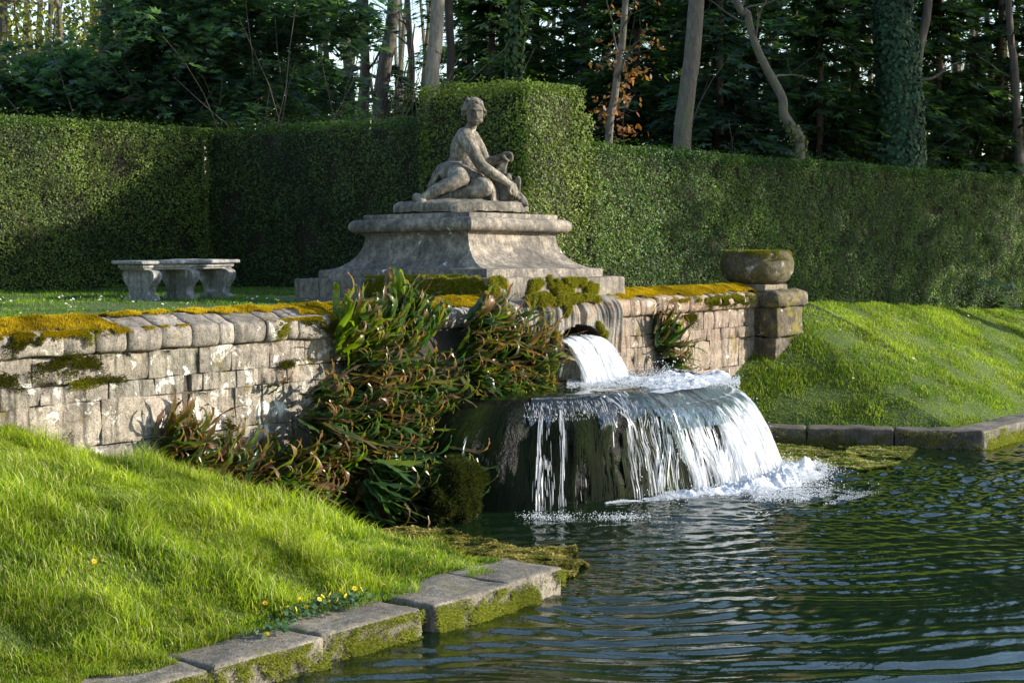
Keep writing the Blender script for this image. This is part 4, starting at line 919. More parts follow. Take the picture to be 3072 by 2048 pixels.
for k in range(8): mb.add(*ball(S(1335 + rng.normal(0, 40), 1190 + rng.normal(0, 22), -.1), rng.uniform(.025, .05), 9, 7))
ur = remesh(mb, 'urn', .010, 2, .4); child(obj('urn', ur, M['statue']), st)
nu_, nv_ = 90, 14; a = np.linspace(0, 2 * math.pi, nu_, endpoint=False); V = []   # rocky base
rx, ry = .80, .70; sp = lambda t: np.sign(t) * np.abs(t) ** .75
bt = [(1.0, 2.955), (1.0, 3.0), (.99, 3.035), (.95, 3.06), (.9, 3.07), (.8, 3.08), (.65, 3.095), (.5, 3.11), (.35, 3.12), (.2, 3.12), (.01, 3.12)]
V = np.stack([np.stack([6.6 + rx * k * sp(np.cos(a)), 1.57 + ry * k * sp(np.sin(a)), np.full(nu_, z)], -1) for k, z in bt], 1)
V = V + (V - np.array([6.6, 1.57, 2.9])) * (.035 * fbm(V, 4, 5, 3))[..., None]; V[..., 2] += .02 * fbm(V, 8, 9, 2)
child(obj('rocky_base', mesh('rocky_base', V.reshape(-1, 3), gridq(nu_, len(bt), True)), M['statue']), st)
# ------------------------------------------------------------------ hart's-tongue ferns
def in_poly(px, py, poly):
    r = False; j = len(poly) - 1
    for i in range(len(poly)):
        (x1, y1), (x2, y2) = poly[i], poly[j]
        if (y1 > py) != (y2 > py) and px < (x2 - x1) * (py - y1) / (y2 - y1) + x1: r = not r
        j = i
    return r
def frond(mb, p, d, L, w, base, tip, fresh):
    k = 11; s = np.linspace(0, 1, k); pts = [np.array(p)]; dd = d / np.linalg.norm(d); sg = rng.uniform(.25, .8); curl = rng.uniform(-.4, 2.0); cs = rng.normal(0, 1, 3)
    axis = np.cross(dd, UP + rng.normal(0, .25, 3)); axis /= np.linalg.norm(axis) + 1e-9; dirs = [dd]
    for i in range(1, k):
        dd = dd + np.array([0, 0, -1]) * sg * .10 * s[i]
        if s[i] > .62: dd = dd + (np.cross(axis, dd) * .42 * curl + cs * .10)
        dd = dd / np.linalg.norm(dd); dirs.append(dd); pts.append(pts[-1] + dd * L / (k - 1))
    P = np.array(pts); dirs = np.array(dirs); side = np.cross(dirs, np.cross(axis, dirs)); side = np.cross(dirs, np.cross(dirs, axis)); side /= np.linalg.norm(side, axis=1, keepdims=True) + 1e-9
    nn = np.cross(side, dirs)
    wd = w * np.sin(np.clip(s * .93 + .06, 0, 1) * math.pi) ** .55 * (1 - .35 * s) * (1 - .5 * np.clip((s - .7) / .3, 0, 1)); wv = w * .22 * np.sin(s * rng.uniform(18, 30) + rng.uniform(0, 6))
    V = np.stack([P - side * wd[:, None] + nn * (wd * .35 + wv)[:, None], P, P + side * wd[:, None] + nn * (wd * .35 - wv)[:, None]], 1).reshape(-1, 3)
    t = np.clip((s - tip) / .22, 0, 1)[:, None]; br = np.array([.165, .09, .05]) * rng.uniform(.6, 1.5); c = np.asarray(base) * (1 - t) + br * t
    c = np.repeat(c, 3, 0).reshape(k, 3, 3); c[:, 1] *= .85; e = np.clip((s - tip + .3) / .3, 0, 1)[:, None] * .6; c[:, 0] = c[:, 0] * (1 - e) + br * e; c[:, 2] = c[:, 2] * (1 - e) + br * e
    mb.add(V, gridq(k, 3), None, c.reshape(-1, 3))
def fern(p, n, L, pref, spread, label, group, brown=.5, fresh=.2, dark=1.):
    mb = MB(); p = np.asarray(p)
    for _ in range(int(n * .8)):
        d = np.asarray(pref) + unit(1)[0] * spread; q = p + rng.normal(0, .05, 3)
        fr = rng.random() < fresh; base = np.array([.12, .17, .012]) * rng.uniform(.7, 1.3) if fr else cmix((.022, .062, .022), (.07, .13, .034), rng.random())[0]
        base = base * dark; tipb = rng.uniform(.55, 1.0) if rng.random() < .4 + .4 * min(brown, 1) else 1.2
        if rng.random() < brown * .4: base = base * .5 + np.array([.10, .05, .015]) * .6; tipb = rng.uniform(.25, .6)
        frond(mb, q, d, L * rng.uniform(.7, 1.5), rng.uniform(.028, .054), base, tipb, fr)
    o = empty('fern', p); tag(o, label, 'fern', group, 'thing'); child(obj('fronds', mb.mesh('fronds'), M['fern']), o)
G1 = 'ferns covering the wall left of the waterfall'
def scatter(poly, n, yf, label, L, pref, nfr, spread=.55, mind=30, **k):
    xs, ys = [q[0] for q in poly], [q[1] for q in poly]; got = []; tries = 0
    while len(got) < n and tries < 4000:
        tries += 1; px, py = rng.uniform(min(xs), max(xs)), rng.uniform(min(ys), max(ys))
        if in_poly(px, py, poly) and all(math.hypot(px - a, py - b) > mind for a, b in got): got.append((px, py))
    for px, py in got: fern(at_y(px * D, py * D, yf(px, py)), nfr, L, pref, spread, label, G1, **k)
scatter([(320, 1040), (400, 990), (560, 1060), (640, 1120), (560, 1150), (340, 1080)], 13, lambda a, b: -.12, 'low brown tipped fern clump where the grass bank meets the left wall', .40, (.55, -.35, .35), 28, brown=1.2, fresh=.3)
scatter([(620, 1060), (720, 1020), (830, 1060), (800, 1170), (700, 1190), (590, 1140)], 17, lambda a, b: -.30, 'fern clump with many curled brown tips low beside the grass bank', .42, (.62, -.45, .20), 28, brown=.9, fresh=.25)
scatter([(690, 900), (760, 830), (900, 760), (1000, 860), (1030, 960), (960, 1040), (760, 1010), (680, 960)], 26, lambda a, b: -.12 - .35 * np.clip((b - 760) / 300, 0, 1), 'dense green fern clump on the steep face between left wall and ledge', .42, (.70, -.48, -.02), 30, brown=.6, fresh=.08)
scatter([(830, 1060), (960, 1050), (1040, 1000), (1030, 1110), (960, 1170), (840, 1190)], 14, lambda a, b: -.75, 'drooping green fern clump hanging over the pond beside the dark ledge', .46, (.60, -.5, -.42), 26, brown=.2, fresh=.05)
scatter([(770, 790), (800, 720), (850, 720), (880, 800), (800, 850)], 6, lambda a, b: -.12, 'bright yellow green fern clump at the end of the left wall coping', .36, (.35, -.4, .65), 32, brown=.5, fresh=.65)
scatter([(880, 690), (960, 680), (1000, 760), (940, 800), (870, 770)], 6, lambda a, b: -.16, 'tall upright fern clump in front of the mossy pedestal step', .33, (.25, -.3, .9), 26, .5, brown=.4, fresh=.3)
scatter([(1060, 720), (1150, 740), (1230, 800), (1220, 860), (1100, 880), (1030, 800)], 14, lambda a, b: -.26, 'brown curling fern clump overhanging the dripping block beside the spout', .42, (.55, -.42, .20), 28, brown=.9, fresh=.3)
scatter([(1090, 860), (1220, 860), (1240, 890), (1120, 915)], 5, lambda a, b: -.4, 'short fern clump at the left rim of the rock ledge pool', .34, (.3, -.55, -.35), 26, brown=.2, fresh=.35)
fern(at_y(1975, 1040, -.05), 46, .46, (.62, -.35, .25), .55, 'single fern tuft between the spout block and the reddish wall', 'ferns on the fountain walls', .9, .3)
fern(at_y(1965, 1010, -.06), 30, .40, (.45, -.30, .70), .5, 'upper fern tuft with browned tips right of the spout block', 'ferns on the fountain walls', 1.0, .2)
fern(at_y(1990, 1090, -.05), 34, .40, (.6, -.4, -.1), .55, 'lowest fern tuft beside the splashing pool right of the spout', 'ferns on the fountain walls', .4, .2)
fern(at_y(800, 1168, -.01), 7, .22, (.2, -.5, .3), .7, 'tiny fern sprig in a joint of the left wall', 'ferns on the fountain walls', .9, .3)
# dark peaty bank that the ferns root in
nu, nv = 70, 50; u = np.linspace(0, 1, nu); v = np.linspace(0, 1, nv); U, Vv = np.meshgrid(u, v, indexing='ij')
X = 1.3 + (5.3 - 1.3) * U; top = np.interp(X, [1.3, 2.2, 3.0, 3.8, 4.6, 5.3], [.35, .6, 1.3, 1.75, 1.85, 1.80]); bot = np.interp(X, [1.3, 2.3, 2.6], [.2, .0, -.3])
outm = np.interp(X, [1.3, 2.2, 3.2, 4.4, 5.3], [.05, .35, .62, .55, .35]); Z = bot + (top - bot) * Vv; Y = .02 - outm * (1 - Vv) ** .8 - .05 * (1 - Vv)
Y = Y - .10 * fbm(xyz(X, Z), 2.2, 5, 3) * (1 - Vv ** 4); fb = obj('fern_bank', mesh('fern_bank', np.stack([X, Y, Z], -1).reshape(-1, 3), gridq(nu, nv)), M['soil']); tag(fb, 'dark peaty bank under the ferns between the left wall and the ledge', 'bank', None, 'thing')
# ------------------------------------------------------------------ grass
def grass(name, P, hh, w, palette, lean=.55, dirv=None):
    n = len(P); t = np.clip(.5 + .8 * fbm(P, 1.6, 150, 3), 0, 1); c = cmix(palette[0], palette[1], t) * rng.uniform(.7, 1.3, (n, 1)); dry = rng.random(n) < palette[3]; c[dry] = np.array(palette[2]) * rng.uniform(.7, 1.3, (dry.sum(), 1))
    tus = np.clip(.75 + .9 * fbm(P, 2.6, 160, 2), .3, 1.6); h = rng.uniform(*hh, n) * tus * np.where((P[:, 1] < 0) & (P[:, 0] < 3), np.clip((1.9 - P[:, 0]) / 1.6, .4, 1), 1)
    V, T, c = blades(P, h, w, c, lean, dirv); return kind(obj(name, mesh(name, V, T, c), M['grass']), 'stuff')
LUSH = ((.10, .19, .014), (.23, .33, .022), (.36, .34, .14), .08)
n = 300000; x = rng.uniform(-4.2, 2.25, n); t = rng.random(n) ** 1.0; y = left_k(x) * t * .995; k = rng.random(n) < np.abs(left_k(x)) / 3.5; x, y, t = x[k], y[k], t[k]
edge = np.clip((1 - t) / .12, .25, 1) ; P = xyz(x, y, left_z(x, y) - .008)
k = (P[:, 2] > .02); P = P[k]
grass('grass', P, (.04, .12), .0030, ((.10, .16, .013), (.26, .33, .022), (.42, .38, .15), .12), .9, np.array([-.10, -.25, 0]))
P2 = P[(rng.random(len(P)) < .16) & (fbm(P, 1.9, 172, 3) > -.15)]
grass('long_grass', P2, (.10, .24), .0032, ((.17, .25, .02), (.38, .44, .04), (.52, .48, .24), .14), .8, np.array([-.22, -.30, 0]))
n = 150000; x = 9.7 + 16 * rng.random(n) ** 1.25; t = rng.random(n); y = right_k(x) * t; k = rng.random(n) < np.abs(right_k(x)) / 2.62; x, y = x[k], y[k]; P = xyz(x, y, right_z(x, y) - .005)
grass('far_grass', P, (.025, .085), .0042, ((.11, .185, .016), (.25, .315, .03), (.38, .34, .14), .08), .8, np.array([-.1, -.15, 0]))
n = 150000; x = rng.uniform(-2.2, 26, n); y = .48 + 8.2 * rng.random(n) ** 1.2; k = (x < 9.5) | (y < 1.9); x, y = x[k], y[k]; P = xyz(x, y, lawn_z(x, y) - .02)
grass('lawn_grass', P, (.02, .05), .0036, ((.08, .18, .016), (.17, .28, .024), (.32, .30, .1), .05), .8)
n = 12000; x = rng.uniform(-3.8, .85, n); y = -3.38 - .34 * rng.random(n) ** 1.8; P = xyz(x, y, .205); k = fbm(P, 3, 171, 2) > .05; grass('verge_grass', P[k], (.03, .09), .0025, LUSH, 1.0, np.array([0, -.5, 0]))
n = 16000; x = rng.uniform(-4.2, k3 + .1, n); y = -3.40 - .42 * rng.random(n) ** 1.3; P = xyz(x, y, .182); k = fbm(P, 2.4, 173, 3) + .8 * (k3 - x) / 2. > .25 + 1.2 * (-3.4 - y); grass('verge_grass', P[k], (.03, .10), .0027, ((.12, .17, .014), (.25, .30, .03), (.4, .36, .15), .12), 1.0, np.array([-.1, -.5, 0]))
xg = k2 + .025; n = 260; P = xyz(xg + rng.normal(0, .018, n), -3.98 + .3 * rng.random(n), rng.uniform(-.0, .17, n)); grass('gap_grass', P, (.06, .16), .003, ((.04, .09, .01), (.09, .16, .015), (.2, .2, .05), .03), .5, np.array([0, -.7, -.4]))
# ------------------------------------------------------------------ flowers
def flower_mesh(name, npet, r, pc, cc, h):
    mb = MB()
    for i in range(npet):
        a = 2 * math.pi * i / npet; d = np.array([math.cos(a), math.sin(a), .25]); s = np.array([-math.sin(a), math.cos(a), 0]); w_ = r * 1.5 / npet * 2
        mb.add([d * r * .2, d * r * .65 + s * w_, d * r, d * r * .65 - s * w_], np.array([[0, 1, 2, 3]]), None, pc)
    V, Q = ball((0, 0, r * .12), (r * .3, r * .3, r * .2), 8, 5); mb.add(V, Q, None, cc)
    V, Q, T = tube([(0, 0, -h), (.002, 0, -h * .5), (0, 0, 0)], .0015, 5); mb.add(V, Q, T, (.08, .14, .02))
    return mb.mesh(name)
daisy = flower_mesh('daisy', 9, .015, (.85, .85, .82), (.6, .4, .03), .03)
cnt = 0
while cnt < 90:
    px, py = rng.uniform(0, 830), rng.uniform(692, 738)
    if px > 620 and py > 712: continue
    p = at_z(px * D, py * D, 1.9); 
    if p[1] < .55 or p[1] > 6 or not (rng.random() < .35 + .8 * fbm(p[None], .8, 180, 2)[0] + .3): continue
    o = obj('daisy', daisy, M['petal'], None, (p[0], p[1], float(lawn_z(p[0], p[1])) + .035)); o.rotation_euler = (rng.normal(.35, .3), rng.normal(-.3, .3), rng.uniform(0, 6)); s = rng.uniform(.8, 1.2); o.scale = (s, s, s)
    tag(o, 'tiny white daisy in the short lawn behind the mossy coping', 'daisy', 'daisies on the upper lawn', 'thing'); cnt += 1
for px, py in ((2640, 952), (2580, 965), (2450, 980), (2520, 1005), (2930, 945), (2905, 960), (2860, 1060), (2740, 1090), (2560, 1150), (2665, 1145)):
    r0 = ray(px, py); best = None
    for dd in np.arange(21, 40, .05):
        q = CAM + r0 * (dd / r0.dot(FWD)); zz = float(right_z(q[0], q[1])) if q[1] < 0 else float(lawn_z(q[0], q[1]))
        if q[2] <= zz: best = q; break
    if best is None: continue
    o = obj('daisy', daisy, M['petal'], None, (best[0], best[1], best[2] + .07)); o.scale = (1.3, 1.3, 1.3); o.rotation_euler = (.6, -.4, rng.uniform(0, 6))
    tag(o, 'small white daisy on the sunlit far bank below the right hedge', 'daisy', 'daisies on the far bank', 'thing')
cel = flower_mesh('flower', 8, .019, (.75, .55, .015), (.55, .40, .01), .05)
def celandine(px, py, nfl, nl, label, spread, z=.22):
    p = at_z(px, py, z); o = empty('celandine', p); tag(o, label, 'wildflower', 'celandines beside the kerb', 'thing')
    C = np.stack([rng.normal(0, spread, nl), rng.normal(0, spread * .6, nl), np.abs(rng.normal(.03, .02, nl))], -1); V, Q, c = leaves(C, np.tile([0., -.3, 1.], (nl, 1)) + rng.normal(0, .35, (nl, 3)), rng.uniform(.025, .05, nl), .95, cmix((.03, .08, .03), (.08, .15, .06), rng.random(nl)))
    obj('leaves', mesh('leaves', V, Q, c), M['leaf'], o)
    for _ in range(nfl):
        f_ = obj('flower', cel, M['petal'], o, (rng.normal(0, spread * 1.2), rng.normal(0, spread * .8), rng.uniform(.05, .09))); f_.rotation_euler = (rng.normal(.7, .3), rng.normal(-.5, .3), rng.uniform(0, 6))
celandine(1000, 1822, 6, 110, 'yellow celandine clump with blue green leaves at the back of the rounded kerb stone', .11)
celandine(900, 1850, 4, 80, 'yellow celandine clump nearer the grass at the left of the flowering kerb', .08)
celandine(1065, 1805, 5, 60, 'yellow celandine clump at the right end of the flowering kerb', .07)
celandine(835, 1895, 1, 50, 'leafy celandine clump with a single bloom low by the kerb', .08)
for px, py, lb in ((795, 1808, 'orange yellow dandelion bloom in the grass above the celandines'), (283, 1683, 'lone yellow dandelion in the middle of the grass bank'), (20, 1420, 'yellow dandelion near the left edge of the grass bank')):
    r0 = ray(px, py); q = None
    for dd in np.arange(8, 17, .03):
        q = CAM + r0 * (dd / r0.dot(FWD))
        if q[2] <= float(left_z(q[0], q[1])) + .07: break
    o = obj('dandelion', flower_mesh('dandelion', 16, .02, (.7, .42, .01), (.6, .35, .01), .08), M['petal'], None, tuple(q)); o.rotation_euler = (.8, -.4, 0); tag(o, lb, 'dandelion', None, 'thing')
# ------------------------------------------------------------------ floating weed mats
def mat_weed(name, poly, n, label, pal, ztop):
    P2 = np.array([at_z(a, b, .0)[:2] for a, b in poly]); lo, hi = P2.min(0), P2.max(0); xy = rng.uniform(lo, hi, (n * 2, 2)); pl = [tuple(q) for q in P2]
    k = np.array([in_poly(a, b, pl) for a, b in xy]); xy = xy[k]; P = xyz(xy[:, 0], xy[:, 1]); d = fbm(P, 3.5, 190, 4); keep = d > -.42; P = P[keep]; d = d[keep]
    P[:, 2] = .008 + ztop * np.clip(d + .35, 0, 1) + .01 * fbm(P, 12, 195, 2)
    m = len(P); col = cmix(pal[0], pal[1], np.clip(.5 + .9 * fbm(P, 7, 197, 3), 0, 1)) * rng.uniform(.7, 1.3, (m, 1)); V, Q, c = leaves(P, np.tile([0., 0, 1.], (m, 1)) + rng.normal(0, .35, (m, 3)), rng.uniform(.02, .06, m), .6, col)
    o = obj(name, mesh(name, V, Q, c), M['moss']); tag(o, label, 'pond weed', 'floating pond weed', 'stuff')
mat_weed('pond_weed', [(1060, 1625), (1160, 1595), (1270, 1585), (1345, 1590), (1370, 1600), (1440, 1615), (1500, 1632), (1570, 1632), (1610, 1645), (1640, 1652), (1725, 1655), (1735, 1680), (1765, 1697), (1735, 1710), (1725, 1730), (1680, 1740), (1400, 1700), (1200, 1680)], 60000, 'brown and green floating weed mat between the near kerb tip and the ferns', ((.09, .095, .022), (.36, .29, .10)), .045)
mat_weed('pond_weed', [(2280, 1337), (2500, 1337), (2752, 1348), (2735, 1360), (2727, 1374), (2675, 1400), (2608, 1411), (2470, 1406), (2341, 1411), (2270, 1408)], 42000, 'green floating weed mat beside the falls below the far kerb', ((.12, .15, .03), (.38, .34, .14)), .02)
# ------------------------------------------------------------------ clipped hedges
def hedge(label, patches, cores, pal, dens=2100, size=(.024, .048), holes=.0, seed=0):
    """patches: (origin, u, v, normal); leaves sit in a shallow shell in front of a twiggy core"""
    mb = MB(); C_, N_, S_, K_ = [], [], [], []
    for o, u, v, n in patches:
        o, u, v, n = [np.asarray(q, float) for q in (o, u, v, n)]; ar = np.linalg.norm(np.cross(u, v)); m = int(ar * dens)
        a, b = rng.random((2, m, 1)); P = o + a * u + b * v; dpt = rng.random(m) ** 1.5 * .13
        und = .05 * fbm(P, 1.3, seed + 200, 3) + .03 * fbm(P, 5, seed + 203, 2); sp = rng.random(m) < (.02 if n[2] < .9 else .07)
        hz = fbm(P * np.array([1, 1, .6]), 3.2, seed + 207, 3); keep = (hz > -.75 + holes + .5 * dpt / .13 * 0) | (dpt > .09)
        P = P + n * (und - dpt + sp * (.05 if n[2] < .9 else .15) * rng.random(m))[:, None]
        C_.append(P[keep]); nn = n + unit(m) * .85 + np.array([0, 0, .25]); N_.append(nn[keep]); S_.append(rng.uniform(*size, m)[keep])
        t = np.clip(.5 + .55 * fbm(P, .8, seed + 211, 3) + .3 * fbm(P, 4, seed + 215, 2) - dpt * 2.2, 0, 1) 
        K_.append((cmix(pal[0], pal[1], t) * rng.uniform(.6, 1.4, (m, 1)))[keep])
    V, Q, c = leaves(np.concatenate(C_), np.concatenate(N_), np.concatenate(S_), .62, np.concatenate(K_))
    V = V + 0; p0 = np.array(patches[0][0]); h = empty('hedge', p0); tag(h, label, 'hedge', None, 'thing')
    child(obj('foliage', mesh('foliage', V, Q, c, False), M['leaf']), h)
    mc = MB()
    for b in cores: P, q = rbox(*b, .05, .4, .03, 2, seed); mc.add(P, q)
    child(obj('inner_twigs', mc.mesh('inner_twigs'), M['core']), h); return h
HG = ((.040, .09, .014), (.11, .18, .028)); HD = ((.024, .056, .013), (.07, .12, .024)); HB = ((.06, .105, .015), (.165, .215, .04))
ZT = 4.28; L0 = 1.86
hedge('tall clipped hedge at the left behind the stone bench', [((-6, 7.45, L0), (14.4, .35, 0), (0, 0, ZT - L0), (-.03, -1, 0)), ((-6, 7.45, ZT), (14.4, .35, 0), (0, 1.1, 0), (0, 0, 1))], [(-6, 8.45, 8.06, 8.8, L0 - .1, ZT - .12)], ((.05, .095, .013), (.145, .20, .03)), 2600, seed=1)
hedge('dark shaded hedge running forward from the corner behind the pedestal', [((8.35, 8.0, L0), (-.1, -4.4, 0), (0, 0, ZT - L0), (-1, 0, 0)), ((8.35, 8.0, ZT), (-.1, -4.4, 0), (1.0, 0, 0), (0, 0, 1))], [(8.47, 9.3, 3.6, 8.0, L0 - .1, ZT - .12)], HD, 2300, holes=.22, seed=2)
ZB = 4.66
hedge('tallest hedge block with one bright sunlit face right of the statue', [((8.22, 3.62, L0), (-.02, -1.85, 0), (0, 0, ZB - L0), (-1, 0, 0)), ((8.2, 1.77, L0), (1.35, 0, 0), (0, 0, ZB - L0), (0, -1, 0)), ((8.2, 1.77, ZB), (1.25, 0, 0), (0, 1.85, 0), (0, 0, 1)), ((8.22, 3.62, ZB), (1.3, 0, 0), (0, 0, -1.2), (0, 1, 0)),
    ((9.45, 1.8, L0), (0.0, 1.5, 0), (0.35, 0, 1.75), (1, 0, .2)), ((9.75, 1.85, L0 + 1.7), (0, 1.5, 0), (-.32, 0, 1.05), (1, 0, .3)), ((9.5, 1.77, L0), (.45, 0, 0), (0, 0, 2.0), (0, -1, 0)), ((9.45, 1.77, L0 + 1.9), (.35, 0, 0), (-.1, .0, .55), (.1, -1, 0))],
    [(8.33, 9.4, 1.9, 3.55, L0 - .1, ZB - .12), (9.3, 9.8, 1.92, 3.4, L0 - .1, 3.75)], HB, 2300, (.026, .052), seed=3)
hz0, hz1 = 3.92, 3.90
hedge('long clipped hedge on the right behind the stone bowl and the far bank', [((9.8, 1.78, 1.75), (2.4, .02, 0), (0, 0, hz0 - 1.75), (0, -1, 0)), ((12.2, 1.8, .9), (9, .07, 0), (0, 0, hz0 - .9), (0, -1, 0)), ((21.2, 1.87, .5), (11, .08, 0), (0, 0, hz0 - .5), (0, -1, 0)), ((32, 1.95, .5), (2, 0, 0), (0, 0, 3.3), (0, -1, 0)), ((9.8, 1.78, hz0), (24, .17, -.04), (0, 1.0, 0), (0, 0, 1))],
    [(9.85, 20, 1.95, 2.8, .9, hz0 - .13), (20, 34, 2.02, 2.9, .3, hz0 - .14)], HG, 2500, (.026, .052), seed=4)
# ------------------------------------------------------------------ trees
def ground(x, y): return float(lawn_z(x, y))
def behind(px, dp, gap=4.4):
    """no tree may stand in front of the receding right hedge"""
    k = (px * D - 1536) / FPX
    return max(dp, 13.3 / (.602 - .799 * min(k, .33)) + gap) if px > 1340 else dp
def pxpath(pts, depth):
    return [at_d(a * D, b * D, depth) for a, b in pts]
def rad(pxw, depth): return pxw * D * depth / FPX / 2
def trunk(pts, depth, w0, w1, top=9., ns=12, amp=.10, seed=0, up=None, mat='bark'):
    """pts in photo pixels from hedge top upward; continued down to the soil and up beyond the frame"""
    P = pxpath(pts, depth); b = P[0].copy(); b[2] = ground(b[0], b[1]) - .1; b[:2] += (P[0] - P[1])[:2] * .15
    t = P[-1] + (P[-1] - P[-2]) / np.linalg.norm(P[-1] - P[-2]) * .5 * top; t[2] = max(t[2], P[-1][2] + top * .8)
    path = smoothpath([b] + P + [t], 44); z = path[:, 2]; r = np.interp(z, [b[2], P[0][2], P[-1][2], t[2]], [rad(w0, depth) * 1.25, rad(w0, depth), rad(w1, depth), rad(w1, depth) * .35])
    return path, r, tube(path, r, ns, amp, 1.6, seed)
def branches(mb, path, r, n, z0, L, depth_lv=2, up=.3, seed=0, leafpts=None, dirb=None, thin=.35):
    for _ in range(n):
        z = rng.uniform(z0, path[-1][2]); i = int(np.argmin(np.abs(path[:, 2] - z))); p = path[i]; d = unit(1)[0]; d[2] = abs(d[2]) * .5 + up
        if dirb is not None: d = d + dirb
        d /= np.linalg.norm(d); l = L * rng.uniform(.5, 1.2); k = 9; pts = [p]; dd = d
        for j in range(k): dd = dd + unit(1)[0] * .28 + UP * .03; dd /= np.linalg.norm(dd); pts.append(pts[-1] + dd * l / k)
        rr = min(r[i] * thin, .045) * np.linspace(1, .12, k + 1); V, Q, T = tube(pts, rr, 5); mb.add(V, Q, T)
        if depth_lv > 1:
            for j in range(3, k, 1):
                if rng.random() < .75:
                    e = pts[j]; d2 = dd * .4 + unit(1)[0]; d2 /= np.linalg.norm(d2); q = [e]
                    for m in range(5): d2 = d2 + unit(1)[0] * .3; d2 /= np.linalg.norm(d2); q.append(q[-1] + d2 * l * .09)
                    V, Q, T = tube(q, rr[j] * .5 * np.linspace(1, .2, 6), 4, cap=False); mb.add(V, Q, None)
                    if leafpts is not None: leafpts += q[2:]
def tree(name, label, path, r, tb, mat, group=None, crown=None, cat='tree', leafmat='tleaf', crownname='crown', extra=None):
    t = empty(name, (path[0][0], path[0][1], ground(path[0][0], path[0][1]))); tag(t, label, cat, group, 'thing')
    mb = MB(); mb.add(*tb)
    child(obj('trunk', mb.mesh('trunk'), M[mat]), t)
    if extra is not None and extra.n: child(obj('limbs' if crownname == 'crown' and crown is not None else 'crown', extra.mesh('crown'), M['twig'] if mat != 'dbark' else M['dbark']), t)
    if crown is not None: child(obj(crownname, crown, M[leafmat]), t)
    return t
def ivy(path, r, z0, z1, n, size=(.06, .12), pal=((.012, .035, .012), (.05, .10, .03)), thick=.06):
    z = z0 + (z1 - z0) * rng.random(n); i = np.clip(np.searchsorted(path[:, 2], z), 1, len(path) - 1); f = ((z - path[i - 1, 2]) / (path[i, 2] - path[i - 1, 2] + 1e-9))[:, None]
    c = path[i - 1] * (1 - f) + path[i] * f; rr = np.interp(z, path[:, 2], r); a = rng.uniform(0, 2 * math.pi, n); d = np.stack([np.cos(a), np.sin(a), np.zeros(n)], -1)
    P = c + d * (rr + thick * rng.random(n))[:, None]; k = fbm(P, 1.6, 230, 3) > -.62; P, d = P[k], d[k]; m = len(P)
    return leaves(P, d + unit(m) * .55 + np.array([0, 0, .2]), rng.uniform(*size, m), .95, cmix(pal[0], pal[1], rng.random(m)), np.tile([0, 0, -1.], (m, 1)) + unit(m) * .4)
def bare(name, label, pts, depth, w0, w1, mat='bark', nb=10, L=2., group=None, leafy=None, z0=None, amp=.08, top=9.):
    depth = behind(pts[0][0], depth, 1.4)
    path, r, tb = trunk(pts, depth, w0, w1, top, amp=amp, seed=int(pts[0][0])); mb = MB(); lp = [] if leafy else None
    branches(mb, path, r, nb, z0 if z0 is not None else path[6][2], L, 2, .35, leafpts=lp)
    crown = None
    if leafy:
        P = np.array(lp); P = P[P[:, 2] < leafy[2]]; P = P[rng.random(len(P)) < leafy[0]]; P = np.concatenate([P] + [at_d(a * D, b * D, depth) + rng.normal(0, 1, (k_, 3)) * np.array([.10, .10, .07]) for a, b, k_ in ((1392, 150, 12), (1405, 125, 8), (1440, 160, 26), (1462, 172, 22), (1425, 205, 14), (1380, 235, 12), (1445, 232, 12), (1400, 262, 26), (1380, 272, 20), (1425, 300, 18), (1440, 310, 22), (1455, 285, 8), (1500, 90, 6), (1480, 128, 8))]); P = P + rng.normal(0, .03, P.shape); m = len(P); V, Q, c = leaves(P, unit(m), rng.uniform(.07, .13, m), .5, cmix((.16, .06, .03), (.34, .15, .075), rng.random(m))); crown = mesh('leaves', V, Q, c)
    return tree(name, label, path, r, tb, mat, group, crown, crownname='leaves', extra=mb)
bare('beech_tree', 'smooth grey beech trunk with a sunlit right side just left of the statue head', [(992, 215), (997, 120), (1006, 0)], 27, 34, 30, 'pbark', 8, 2.4, z0=8., amp=.03)
bare('beech_tree', 'thick pale beech trunk behind the right hedge left of the bent trunk', [(1566, 345), (1580, 200), (1600, 0)], 28, 42, 36, 'beech', 9, 2.6, z0=8., amp=.03)
bare('young_beech', 'slender young beech with coppery dead leaves right of the hedge block', [(1398, 325), (1412, 220), (1425, 110), (1437, 0)], 25.5, 19, 14, 'beech', 26, 1.5, leafy=(.55, 0, 6.2), z0=4.2, amp=.03)
bare('slim_tree', 'slim bare trunk near the right edge above the hedge', [(2341, 412), (2336, 280), (2328, 140), (2316, 0)], 30, 24, 15, 'twig', 14, 1.8, z0=4.6, amp=.10)
bare('woodland_tree', 'dark upright trunk at the gap between the yew and the beech', [(838, 285), (840, 150), (836, 0)], 36, 20, 18, 'dbark', 14, 3.0, z0=4)
bare('woodland_tree', 'thin dark trunk leaning left beside the pale woodland gap', [(806, 290), (800, 160), (786, 0)], 42, 24, 18, 'bark', 14, 3.0, z0=4)
bare('woodland_tree', 'broad grey trunk in the pale woodland gap left of the beech', [(872, 275), (884, 150), (905, 0)], 38, 36, 28, 'bark', 16, 3.4, z0=4)
bare('woodland_tree', 'dark trunk close behind the right side of the smooth beech', [(1034, 205), (1036, 110), (1030, 0)], 34, 16, 20, 'dbark', 10, 2.6, z0=4)
bare('woodland_tree', 'grey trunk behind the upper limbs of the yew at the far left', [(292, 270), (286, 120), (272, 0)], 36, 26, 22, 'bark', 8, 2.4, z0=6)
bare('woodland_tree', 'thin sunlit trunk among the olive bushes at the left edge', [(113, 250), (113, 150), (114, 90)], 34, 10, 8, 'twig', 6, 1.6, z0=6)
